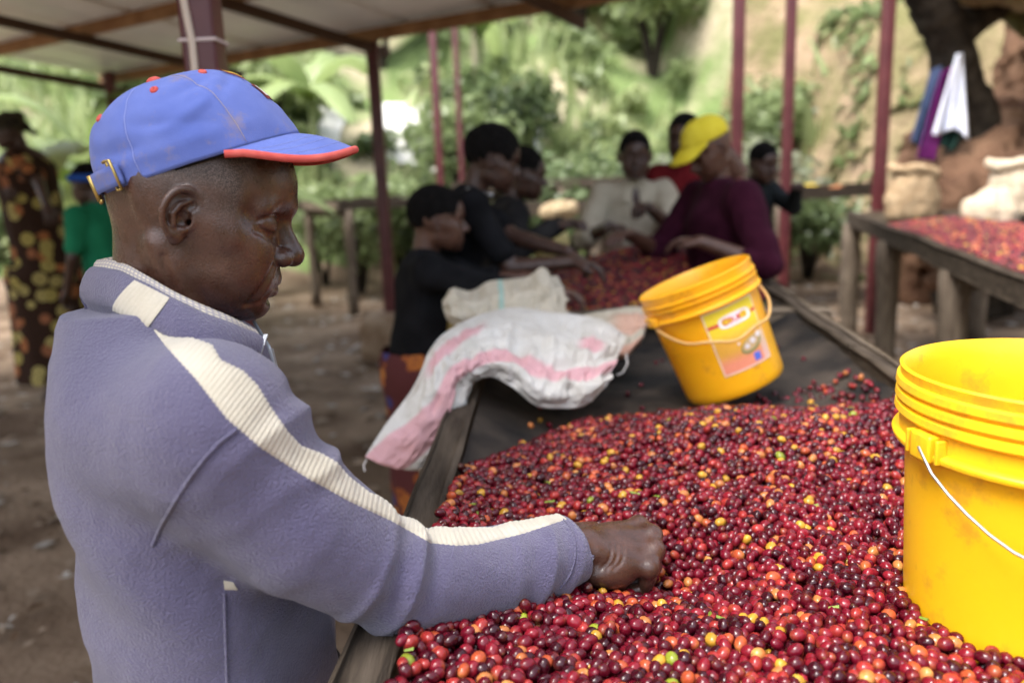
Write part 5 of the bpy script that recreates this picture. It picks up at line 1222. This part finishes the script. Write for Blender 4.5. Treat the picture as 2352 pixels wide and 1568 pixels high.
# woman in the black tee
wr, put, J1 = person('woman in a black T-shirt leaning in, bare arms in the cherries', (1128, 372, 3.1), rad(8), rad(2), rad(16), .94, [(1318, 602, 2.92), (1318, 585, 3.05)], black_tee, 'skirt', kit_yellow, skin2, lean=22, hair='afro', sleeve='short', pole=vec(-.1, -.1, -1))
ear_m = mat('bright_bead', (.75, .76, .80), .2, metal=.3); mb = MB()
for k in range(9):
    a = -1.9+k*.42; c = Vector(J1['neck']+J1['f']*.075*math.cos(a)+J1['lf']*.085*math.sin(a)+vec(0, 0, .012-.02*math.cos(a))-J1['base']); mb.lathe([(.0001, .006), (.005, .004), (.0062, 0), (.005, -.004), (.0001, -.006)], 8, Matrix.Translation(c))
mb.build('necklace', ear_m, wr, True)
# third sorter, half hidden
person('dark dressed sorter half hidden behind the woman in the black T-shirt', (1200, 405, 3.75), rad(10), rad(-5), rad(10), .95, [(1270, 520, 3.5), (1290, 515, 3.6)], mat('charcoal_top', (.016, .015, .016), .95, (.03, .028, .028), 10), 'skirt', kit_brown, skin2, lean=14, hair='short', sleeve='long')
# youngster in dark jumper
person('youngster in a black jumper and orange print skirt by the sacks', (1003, 512, 2.85), rad(12), rad(10), rad(4), .84, [(1300, 668, 2.62), (1340, 650, 2.85)], mat('black_jumper', (.006, .006, .007), .95, (.011, .011, .013), 12, bump=.3, bscale=70, bdist=.01), 'skirt', kit_orange, skin3, lean=8, hair='short', sleeve='elbow', pole=vec(0, -.3, -1), hs=.95)
# man in the cream shirt
cream_shirt = mat('cream_shirt', (.40, .35, .27), .9, (.48, .43, .34), 9, bump=.35, bscale=40, bdist=.012)
ws, put, J2 = person('man in an open cream shirt standing at the end of the bed', (1458, 362, 4.25), rad(-92), rad(-95), rad(8), 1.02, [(1400, 520, 4.0), (1492, 478, 3.95)], cream_shirt, 'trousers', mat('dark_cloth', (.02, .02, .022), .9), skin2, lean=6, sleeve='elbow', hair='short', open_neck=True, girth=1.02, curl=.8)
fd = MB(); cc = J2['neck']-J2['base']
for s_ in (-1, 1):
    a = cc-J2['f']*-.055+J2['lf']*.055*s_+vec(0, 0, .03); b = cc+J2['f']*.105+J2['lf']*.075*s_+vec(0, 0, -.09); c = cc+J2['f']*.10+J2['lf']*.018*s_+vec(0, 0, -.10)
    fd.add([a, b, c, a+vec(0, 0, .006), b+J2['f']*.006, c+J2['f']*.006], [(0, 1, 2), (3, 5, 4), (0, 3, 4, 1), (1, 4, 5, 2), (2, 5, 3, 0)])
fd.build('shirt_collar', cream_shirt, ws)
# black gloves / sleeves pushed over the forearms
# man in red behind the yellow cap
red_shirt = mat('red_shirt', (.12, .008, .012), .9, (.16, .013, .016), 8, bump=.3, bscale=40, bdist=.012)
person('man in a red shirt half hidden behind the yellow cap', (1572, 322, 4.25), rad(-120), rad(-120), rad(8), 1.0, [None, None], red_shirt, 'trousers', mat('grey_trousers', (.06, .06, .065), .9), skin2, lean=5, hair='short')
# man in the maroon jumper and yellow cap
mar = mat('maroon_jumper', (.026, .003, .011), .95, (.038, .006, .017), 14, bump=.4, bscale=80, bdist=.008)
mm, put, J3 = person('man in a maroon jumper and yellow cap reaching across the bed', (1634, 346, 3.4), rad(-168), rad(-165), rad(34), 1.06, [(1448, 540, 3.50), (1612, 556, 3.22)], mar, 'trousers', mat('maroon_trousers', (.045, .010, .028), .9, (.06, .015, .04), 9), skin3, lean=4, sleeve='elbow', hair='none', girth=1.18, shirt_name='jumper', pole=None, hs=1.0)
ycap = mat('yellow_cap', (.62, .50, .03), .85, (.70, .58, .05), 14, bump=.3, bscale=200, bdist=.003)
TL2 = rad(12); F1_ = vec(math.cos(TL2), 0, math.sin(TL2)); F3_ = vec(-math.sin(TL2), 0, math.cos(TL2))
def yc(P): P = np.asarray(P, float); L = vec(.0, 0, .055)+P[..., :1]*F1_+P[..., 1:2]*vec(0, 1, 0)+P[..., 2:3]*F3_; return J3['Hd']+L @ J3['HM'].T-J3['base']
Pq = np.array([[crown(2*math.pi*i/60-math.pi, j/17) for j in range(18)] for i in range(60)]); yo = grid_obj('cap', yc(Pq), ycap, mm, closed_u=True); solidify(yo, .002)
o = grid_obj('bill', yc(np.array([[bill(a, b)+vec(.012*b, 0, -.010*b) for b in np.linspace(0, 1, 8)] for a in np.linspace(-1, 1, 40)])), ycap, yo); solidify(o, .004)
# child further back
person('small child in a dark jacket behind the man in maroon', (1752, 378, 4.7), rad(-60), rad(-70), rad(14), .80, [None, (1830, 432, 4.5)], mat('dark_jacket', (.009, .011, .012), .9, (.016, .02, .022), 10), 'trousers', mat('pale_trousers', (.34, .36, .30), .9), skin2, lean=10, sleeve='long', hair='short', hs=.92)
# woman in print dress on the left, holding a basin
wl_, put, J4 = person('woman in a brown and gold print wrap on the left', (22, 305, 5.8), rad(-155), rad(-160), rad(10), 1.0, [(10, 475, 5.35), (110, 475, 5.4)], kit_brown, 'skirt', kit_brown, skin2, lean=6, sleeve='short', hair='none', girth=1.75, shirt_name='wrap_top', skirt_flare=1.75)
s = Sdf(.02); s.add(sd_ell((-.012, 0, .055), (.108, .088, .092))); s.add(sd_ell((-.085, .02, .10), (.05, .05, .04)), .03); s.add(sd_cap((-.09, -.03, .05), (-.15, -.06, -.03), .03, .018), .03); s.sub(sd_ell((.105, 0, -.020), (.062, .08, .075)), .012); s.sub(sd_ell((.02, 0, -.085), (.13, .12, .08)), .015)
s.disp(lambda P: .005*vnoise(P*28)); V, F = polygonise(s, (-.2, -.14, -.09), (.14, .14, .19), .007); obj('head_wrap', J4['Hd']+V @ J4['HM'].T-J4['base'], F, mat('dark_wrap', (.016, .015, .014), .9, (.06, .05, .03), 24), wl_, True)
s = Sdf(.08); hp_ = J4['hip']; s.add(sd_cap(hp_+vec(0, 0, -.30), vec(*hp_[:2], .20), .185, .205)); s.disp(lambda P: .012*np.sin(np.arctan2(P[:, 1]-hp_[1], P[:, 0]-hp_[0])*8)); V, F = polygonise(s, hp_+vec(-.3, -.3, -.85), hp_+vec(.3, .3, .0), .014); F = F[(V[F][:, :, 2] > .16).all(1) & (V[F][:, :, 2] < hp_[2]-.2).all(1)]
obj('under_skirt', V-J4['base'], F, kit_blue, wl_, True)
# child in green with a blue scarf
green = mat('green_shirt', (.014, .17, .085), .9, (.02, .22, .11), 8, bump=.3, bscale=40, bdist=.012)
gc, put, J5 = person('child in a green T-shirt with a blue scarf tied round the head', (205, 428, 4.6), rad(160), rad(165), rad(8), .84, [None, None], green, 'skirt', kit_brown, skin2, lean=4, sleeve='short', hair='short', hs=.95, girth=1.1)
blue_m = mat('blue_scarf', (.016, .07, .34), .9, (.03, .10, .44), 14, bump=.3, bscale=60, bdist=.01)
s = Sdf(.02); ring = [(.10*math.cos(a)-.008, .086*math.sin(a), .050+.018*math.cos(a)) for a in np.linspace(0, 2*math.pi, 21)]; s.add(sd_chain(ring, [.022]*21)); s.add(sd_chain([(-.10, -.01, .03), (-.125, -.02, -.02), (-.115, -.03, -.10), (-.10, -.035, -.20)], [.022, .028, .034, .036]), .02); s.disp(lambda P: .004*vnoise(P*40)); V, F = polygonise(s, (-.2, -.14, -.26), (.14, .14, .12), .006)
obj('scarf', J5['Hd']+J5['hs']*(V @ J5['HM'].T)-J5['base'], F, blue_m, gc, True)
# ------------------------------------------------------------------ small things on the far part of the bed
def lump(name, px, d, r, m, lab, cat, seed, amp=.012):
    c = at(*px, d) if d > 0 else onz(*px, -d); s = Sdf(.05); s.add(sd_ell(c, r)); s.add(sd_ell(c+vec(r[0]*.4, 0, r[2]*.5), (r[0]*.6, r[1]*.7, r[2]*.6)), .03); s.disp(lambda P: amp*fbm(P+seed, 16, 3)+amp*.8*(np.abs(vnoise(P*vec(30, 30, 12)+seed))-.3))
    V, F = polygonise(s, c-np.array(r)*1.8-.03, c+np.array(r)*1.9+.03, .007); o = obj(name, V, F, m, None, True); return tag(o, lab, cat)
lump('cloth_bundle', (1272, 575), 4.15, (.085, .07, .12), mat('pale_yellow_cloth', (.52, .42, .16), .85, (.62, .52, .24), 9, bump=.3, bscale=40, bdist=.01), 'pale yellow cloth bundle beside the bare arms of the woman', 'cloth', 2.)
lump('straw_bundle', (1284, 486), 8.1, (.20, .13, .10), mat('dry_straw', (.28, .20, .11), .95, (.48, .38, .24), 30, bump=.8, bscale=60, bdist=.015), 'light brown straw bundle left of the cream shirt', 'straw', 5.)
lump('cloth_bundle', (1850, 436), -1.215, (.20, .13, .06), mat('yellow_rag', (.50, .34, .03), .85, (.58, .42, .06), 9, bump=.3, bscale=40, bdist=.01), 'yellow rag lying on the rear bed by the dark jacket', 'cloth', 7.)
lump('cloth_bundle', (1915, 440), -1.21, (.16, .11, .05), mat('orange_rag', (.50, .16, .06), .85, (.56, .24, .10), 9, bump=.3, bscale=40, bdist=.01), 'orange rag lying on the rear bed next to a yellow one', 'cloth', 9.)
# ------------------------------------------------------------------ shrubs, banana plants, trees
def leaf_mat(name, c1, c2, rough=.45):
    m = bpy.data.materials.new(name); m.use_nodes = True; n = m.node_tree.nodes; l = m.node_tree.links; b = n['Principled BSDF']; b.inputs['Roughness'].default_value = rough
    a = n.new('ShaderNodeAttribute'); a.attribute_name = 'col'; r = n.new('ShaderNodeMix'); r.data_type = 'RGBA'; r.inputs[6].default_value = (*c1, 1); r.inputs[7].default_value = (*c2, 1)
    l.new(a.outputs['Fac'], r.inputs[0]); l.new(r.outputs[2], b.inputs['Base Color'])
    tr = n.new('ShaderNodeBsdfTranslucent'); l.new(r.outputs[2], tr.inputs[0]); mx = n.new('ShaderNodeMixShader'); mx.inputs[0].default_value = .45; l.new(b.outputs[0], mx.inputs[1]); l.new(tr.outputs[0], mx.inputs[2]); l.new(mx.outputs[0], n['Material Output'].inputs[0]); return m
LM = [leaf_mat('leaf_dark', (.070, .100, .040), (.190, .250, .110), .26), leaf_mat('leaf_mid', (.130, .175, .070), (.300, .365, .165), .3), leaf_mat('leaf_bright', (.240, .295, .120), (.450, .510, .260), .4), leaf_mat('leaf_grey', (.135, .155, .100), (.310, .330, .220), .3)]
bark = mat('bark', (.018, .014, .011), .95, (.05, .04, .03), 9, 6, bump=.8, bscale=16, bdist=.03)
def crown_mesh(rg, n, rad, leaf, lobes=7):
    L = rg.normal(0, 1, (lobes, 3)); L /= np.linalg.norm(L, axis=1)[:, None]; L = L*np.array(rad)*.55; L[:, 2] = np.abs(L[:, 2])*.9-.1*rad[2]; k = rg.integers(0, lobes, n)
    d = rg.normal(0, 1, (n, 3)); d /= np.linalg.norm(d, axis=1)[:, None]; rr = rg.uniform(.35, 1, (n, 1))**.6
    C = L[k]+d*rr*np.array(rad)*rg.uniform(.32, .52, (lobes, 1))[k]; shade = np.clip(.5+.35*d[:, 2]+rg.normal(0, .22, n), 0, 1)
    N = d*.6+rg.normal(0, .6, (n, 3))+vec(0, 0, .5); N /= np.linalg.norm(N, axis=1)[:, None]; t = np.cross(N, rg.normal(0, 1, (n, 3))); t /= np.linalg.norm(t, axis=1)[:, None]; b = np.cross(N, t); s = leaf*rg.uniform(.6, 1.3, (n, 1))
    P = np.stack([C-t*s, C-b*s*.42+N*s*.08, C+t*s-N*s*.15, C+b*s*.42+N*s*.08], 1); F = np.arange(n*4).reshape(-1, 4); return P.reshape(-1, 3), F, np.repeat(shade, 4)
rgv = np.random.default_rng(21); CM = []
for i in range(5):
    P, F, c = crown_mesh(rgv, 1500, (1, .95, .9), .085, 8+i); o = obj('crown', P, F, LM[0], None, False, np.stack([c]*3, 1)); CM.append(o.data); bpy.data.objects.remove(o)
CMV = {}
def crown_data(i, m):
    if (i, m) not in CMV: d = CM[i].copy(); d.materials[0] = LM[m]; CMV[i, m] = d
    return CMV[i, m]
SHADE = ['dark', 'mid green', 'bright green', 'grey green']
def shrub(x, y, r, h, m, lab, k, grp='shrubs below the hillside'):
    z = float(terrain_z(np.array([x]), np.array([y]))[0]); root = empty('shrub', (x, y, z-.03), lab, 'shrub', grp)
    c = bpy.data.objects.new('crown', crown_data(k % 5, m)); col.objects.link(c); c.parent = root; c.location = (0, 0, h*.52); c.scale = (r, r, h*.58); c.rotation_euler = (0, 0, k*1.7)
    mb = MB()
    for q in range(4): a = q*1.6+k; mb.tube([(0, 0, -.05), (.12*math.cos(a)*r, .12*math.sin(a)*r, h*.3), (.35*math.cos(a)*r, .35*math.sin(a)*r, h*.65)], [.05*r, .035*r, .015*r], 6)
    mb.build('trunk', bark, root)
    return root
def px_shrub(u, v, y, r, h, m, lab, k):
    p = ony(u, v, y); shrub(p[0], y, r, h, m, lab, k)
SH_ = [(800, 300, 11.2, 1.15, 2.0, 1, 'bushy green shrub behind the man\'s cap peak'), (720, 330, 12.2, 1.0, 1.7, 2, 'yellow green shrub beside the tall grass clump'), (905, 310, 12.6, .95, 1.6, 2, 'light shrub between the shed post and the slim post'), (985, 340, 11.0, .7, 1.25, 0, 'low dark shrub at the slim maroon post'),
       (1060, 300, 14.3, 1.3, 2.3, 1, 'green shrub behind the two thin posts'), (1140, 220, 15.5, 1.4, 2.4, 0, 'dark round shrub above the short haired woman'), (1235, 330, 11.8, .8, 1.5, 0, 'dark shrub right of the half hidden sorter'), (1330, 290, 10.8, 1.25, 2.2, 0, 'large dark coffee shrub left of the man in the cream shirt'),
       (1400, 215, 13.8, 1.3, 2.3, 1, 'tall green shrub above the cream shirt'), (1450, 320, 11.8, 1.0, 1.7, 0, 'dark coffee shrub right behind the man in the cream shirt'), (1540, 250, 12.2, 1.2, 2.2, 3, 'grey green shrub above the red shirt'), (1620, 190, 13.6, 1.4, 2.4, 1, 'shrub above the yellow cap'),
       (1640, 310, 10.6, 1.0, 1.7, 0, 'dark shrub behind the yellow cap'), (1740, 230, 12.0, 1.3, 2.2, 3, 'grey green shrub between the two right posts'), (1780, 120, 14.5, 1.4, 2.3, 1, 'shrub high on the slope between the right posts'), (1870, 250, 10.8, .9, 1.5, 0, 'dark shrub at the left end of the earth bank'),
       (1500, 80, 19.0, 1.9, 3.0, 2, 'bright tree like shrub high on the slope'), (1330, 90, 20.5, 1.9, 2.9, 2, 'bright shrub high up beside the bare earth patch'), (1640, 40, 21.0, 2.2, 3.3, 1, 'large shrub at the top of the slope above the yellow cap'), (1760, 20, 22.0, 2.0, 3.2, 2, 'pale shrub at the top of the slope between the posts'),
       (620, 270, 14.5, 1.4, 2.3, 2, 'pale green shrub just past the front of the cap'), (560, 225, 16.5, 1.6, 2.6, 1, 'green shrub under the eave behind the cap'), (1020, 150, 21.0, 1.9, 2.8, 2, 'pale shrub on the slope left of the bare earth'), (880, 180, 19.0, 1.8, 2.8, 1, 'slope shrub right of the shed post'), (700, 220, 20.0, 2.0, 2.9, 2, 'pale slope shrub under the roof edge'),
       (60, 235, 12.5, 1.5, 2.4, 1, 'green shrub behind the head wrap'), (150, 330, 10.8, 1.1, 1.9, 2, 'light shrub between the woman and the child on the left'), (20, 300, 11.2, 1.2, 2.0, 0, 'dark shrub behind the woman in print'), (260, 310, 11.6, 1.2, 2.0, 1, 'green shrub behind the child in green'), (330, 240, 14.5, 1.5, 2.5, 1, 'tall shrub behind the back of the blue cap')]
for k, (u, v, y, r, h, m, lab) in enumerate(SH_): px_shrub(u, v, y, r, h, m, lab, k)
# ground cover over the slope
n = 16000; xs = rgv.uniform(-18, 14, n); ys = rgv.uniform(12.6, 36, n); cl = fbm(np.stack([xs, ys, 0*xs], 1), .35, 2); ok = cl > -.25; xs, ys = xs[ok], ys[ok]; zs = terrain_z(xs, ys); n = len(xs)
a = rgv.uniform(0, 6.28, n); Lh = rgv.uniform(.25, .8, n); wd = rgv.uniform(.04, .13, n); dx = np.cos(a); dy = np.sin(a); tip = rgv.uniform(-.4, .4, (n, 2)); B = np.stack([xs, ys, zs-.03], 1)
P = np.stack([B-np.stack([dx*wd, dy*wd, 0*wd], 1), B+np.stack([dx*wd, dy*wd, 0*wd], 1), B+np.stack([tip[:, 0]*Lh+dx*wd*.3, tip[:, 1]*Lh+dy*wd*.3, Lh], 1), B+np.stack([tip[:, 0]*Lh-dx*wd*.3, tip[:, 1]*Lh-dy*wd*.3, Lh], 1)], 1)
gcv = obj('ground_cover', P.reshape(-1, 3), np.arange(n*4).reshape(-1, 4), LM[2], None, False, np.repeat(rgv.random(n), 4)[:, None]*np.ones((1, 3))); tag(gcv, 'pale green grass and weeds covering the slope', 'grass', kind='stuff')
# scrub that covers the slope between the shrubs
n = 520; cx_ = rgv.uniform(-18, 13, n); cy_ = rgv.uniform(13.5, 36, n); cr_ = rgv.uniform(.35, 1.0, n); q_ = fbm(np.stack([cx_, cy_, 0*cx_], 1), .25, 2); ok = (q_ > -.30) & ~((cx_ > 3.6) & (cy_ < 17)); cx_, cy_, cr_ = cx_[ok], cy_[ok], cr_[ok]
for mi_, sel in ((0, 0), (2, 1), (1, 2)):
    PP, CC = [], []
    for i in range(sel, len(cx_), 3):
        P, F, c = crown_mesh(rgv, 120, (cr_[i], cr_[i], cr_[i]*.8), .13, 4); z_ = float(terrain_z(np.array([cx_[i]]), np.array([cy_[i]]))[0]); PP.append(P+vec(cx_[i], cy_[i], z_+cr_[i]*.25)); CC.append(c)
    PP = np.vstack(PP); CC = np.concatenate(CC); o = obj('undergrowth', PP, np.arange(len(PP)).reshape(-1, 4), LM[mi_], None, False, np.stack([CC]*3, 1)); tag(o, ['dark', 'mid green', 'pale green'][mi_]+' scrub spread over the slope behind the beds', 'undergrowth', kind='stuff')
# weeds on the earth bank
n = 5200; ys = rgv.uniform(7.0, 16, n); xs = np.where(ys < 10.4, 6.55-.10*(ys-9), 4.7-.12*(ys-11))+rgv.uniform(-.3, 2.6, n); cl = fbm(np.stack([xs*1.3, ys, 0*xs], 1), .9, 2); ok = cl > .0; xs, ys = xs[ok], ys[ok]; zs = terrain_z(xs, ys); n = len(xs)
d = rgv.normal(0, 1, (n, 3)); d[:, 0] -= .8; d /= np.linalg.norm(d, axis=1)[:, None]; s = rgv.uniform(.06, .22, (n, 1)); t = np.cross(d, vec(0, 0, 1)); B = np.stack([xs, ys, zs], 1)
P = np.stack([B-t*s*.4, B+t*s*.4, B+d*s*1.4+t*s*.3-vec(0, 0, .3)*s, B+d*s*1.4-t*s*.3-vec(0, 0, .3)*s], 1)
bw = obj('bank_weeds', P.reshape(-1, 3), np.arange(n*4).reshape(-1, 4), LM[1], None, False, np.repeat(rgv.random(n), 4)[:, None]*np.ones((1, 3))); tag(bw, 'weeds hanging over the cut earth bank', 'weeds', kind='stuff')
# banana plants
ban_m = leaf_mat('banana_leaf', (.17, .25, .07), (.36, .44, .18), .4)
def banana(x, y, h, lab, seed, nl=8):
    z = float(terrain_z(np.array([x]), np.array([y]))[0]); root = empty('banana_plant', (x, y, z-.02), lab, 'banana plant', 'banana plants'); rg = np.random.default_rng(seed)
    mb = MB(); mb.tube([(0, 0, 0), (.02, 0, h*.35), (.03, .02, h*.62)], [.11, .09, .05], 10); mb.build('trunk', mat('banana_stem', (.14, .16, .06), .6) if 'banana_stem' not in bpy.data.materials else bpy.data.materials['banana_stem'], root, True)
    for k in range(nl):
        a = 2*math.pi*k/nl+rg.uniform(-.3, .3); L = h*rg.uniform(.55, .85); el = rg.uniform(.5, 1.25); P = []; W = rg.uniform(.20, .30)
        for i in range(16):
            t = i/15; r_ = L*t*math.cos(el)*(1+.25*t); zz = h*.6+L*(math.sin(el)*t-.85*t*t*math.cos(el*.6)); w_ = W*math.sin(math.pi*min(1, t*.93+.05))**.6
            row = [];
            for s in np.linspace(-1, 1, 7): row.append((r_*math.cos(a)-s*w_*math.sin(a), r_*math.sin(a)+s*w_*math.cos(a), zz-.18*w_*abs(s)*2+.02*rg.normal()*abs(s)))
            P.append(row)
        P = np.array(P); grid_obj('leaf', P, ban_m, root, colors=np.full(P.shape, rg.uniform(.2, 1)))
for (u, v, y, h, lab, sd_) in ((215, 330, 9.0, 3.0, 'banana plant with broad pale leaves behind the blue cap', 1), (120, 330, 9.6, 2.6, 'banana plant behind the child in green', 2), (715, 260, 13.4, 3.4, 'tall banana plant right of the cap under the eave', 3), (1105, 230, 16.0, 3.4, 'banana plant beside the thin pale post', 4), (340, 300, 10.8, 2.8, 'banana plant hidden mostly by the cap', 5)):
    p = ony(u, v, y); banana(p[0], y, h, lab, sd_)
# leaning tree and undercut earth at the right
tr = empty('leaning_tree', ony(2245, 450, 7.9), 'dark leaning tree trunk with clothes hung on it', 'tree'); tz = tr.location; tr.location = (tz.x, tz.y, 0)
pts = [ony(*q) for q in ((2250, 470, 7.9), (2235, 330, 7.9), (2205, 200, 7.8), (2180, 100, 7.7), (2150, 20, 7.6), (2105, -80, 7.5), (2045, -220, 7.4))]
pts[0][2] = 0; mb = MB(); base_ = Vector(tr.location)
fine = [cr(np.array(pts), t) for t in np.linspace(0, 6, 40)]; mb.tube([Vector(p)-base_ for p in fine], list(np.interp(np.linspace(0, 6, 40), [0, 1, 2, 3, 4, 5, 6], [.36, .26, .21, .19, .20, .20, .15])), 14, jit=.10); mb.build('trunk', bark, tr, True)
fine = [cr(np.array([pts[3], pts[3]+vec(.5, .1, .35), pts[3]+vec(1.3, .1, .6), pts[3]+vec(2.2, 0, .7)]), t) for t in np.linspace(0, 3, 20)]; mb = MB(); mb.tube([Vector(p)-base_ for p in fine], list(np.linspace(.17, .09, 20)), 10, jit=.1); mb.build('limb', bark, tr, True)
P, F, c = crown_mesh(rgv, 2600, (2.4, 2.0, 1.1), .10, 9); obj('crown', P+np.array(pts[6])+vec(.9, .2, .9)-np.array(base_), F, LM[0], tr, False, np.stack([c]*3, 1))
ov = Sdf(.3); oc = ony(2335, 22, 7.2); bc = ony(2330, 430, 7.4)
def earth(name, prims, lo, hi, m, h=.06):
    s = Sdf(.4)
    for c, r in prims: s.add(sd_ell(c, r), .35)
    s.disp(lambda P: .16*fbm(P, 1.6, 3)+.10*fbm(P+5, 5, 3)); V, F = polygonise(s, lo, hi, h); o = obj(name, V, F, m, None, True); tag(o, kind='structure'); return o
earth('overhanging_bank', [(oc+vec(.75, -.7, .50), (1.45, 1.7, .52)), (oc+vec(2.2, .6, .4), (1.8, 1.4, .9))], oc-2.5, oc+vec(4.5, 2.5, 2.0), bank_m)
earth('bank_back', [(ony(2310, 440, 7.7)+vec(.1, .0, -.2), (.85, .5, .70)), (ony(2240, 500, 7.4), (.8, .5, .6)), (vec(5.6, 8.8, .9), (1.5, .7, 1.3)), (vec(7.2, 8.6, 1.0), (1.8, 1.4, 1.5)), (vec(7.0, 9.4, 2.4), (1.4, .7, 1.2))], vec(3.4, 6.3, -.3), vec(9.2, 10.4, 4.2), mat('red_earth', (.085, .045, .028), .95, (.20, .115, .07), 2.2, 7, (.35, .65), bump=.8, bscale=8, bdist=.08, bdetail=6))
# clothes hung on the trunk
def garment(name, top, bot, m, lab, dpt, grp=None, wav=5, seed=0, sag=.0):
    n_, k_ = 26, 22; P = np.zeros((n_, k_, 3))
    for i in range(n_):
        t = i/(n_-1); L = np.array(top[0])*(1-t)+np.array(bot[0])*t; R = np.array(top[1])*(1-t)+np.array(bot[1])*t
        for j in range(k_):
            s = j/(k_-1); uv = L*(1-s)+R*s; uv[1] += sag*math.sin(math.pi*s*2+1)*t; d = dpt-.05*t*math.sin(s*wav*2*math.pi/2+seed)-.03*math.sin(3*t+4*s+seed)
            P[i, j] = at(uv[0], uv[1], d)
    o = grid_obj(name, P, m); solidify(o, .012); tag(o, lab, 'clothing'); return o
garment('hanging_shirt', [(2196, 125), (2212, 122)], [(2140, 300), (2226, 312)], mat('white_cloth', (.62, .64, .74), .85, (.72, .74, .82), 8), 'white shirt hanging from the leaning trunk', 7.1, sag=10)
garment('hanging_cloth', [(2165, 165), (2192, 150)], [(2108, 365), (2150, 372)], mat('purple_cloth', (.10, .012, .09), .9, (.15, .02, .13), 8), 'purple cloth hanging between the white shirt and the blue trousers', 7.16, seed=2)
garment('hanging_trousers', [(2140, 160), (2165, 150)], [(2093, 325), (2122, 345)], mat('blue_denim', (.035, .05, .10), .9, (.06, .08, .15), 12), 'dark blue trousers hanging from the leaning trunk', 7.22, seed=4)
garment('hanging_cloth', [(2170, 270), (2215, 285)], [(2140, 330), (2195, 345)], mat('green_cloth', (.012, .035, .028), .9, (.02, .05, .04), 8), 'dark green cloth hanging below the white shirt', 7.2, seed=1)
# ------------------------------------------------------------------ cloth and earth do not shine
for m_ in bpy.data.materials:
    if m_.use_nodes and 'Principled BSDF' in m_.node_tree.nodes:
        b_ = m_.node_tree.nodes['Principled BSDF']
        if not b_.inputs['Roughness'].links and b_.inputs['Roughness'].default_value >= .84: b_.inputs['Specular IOR Level'].default_value = .12
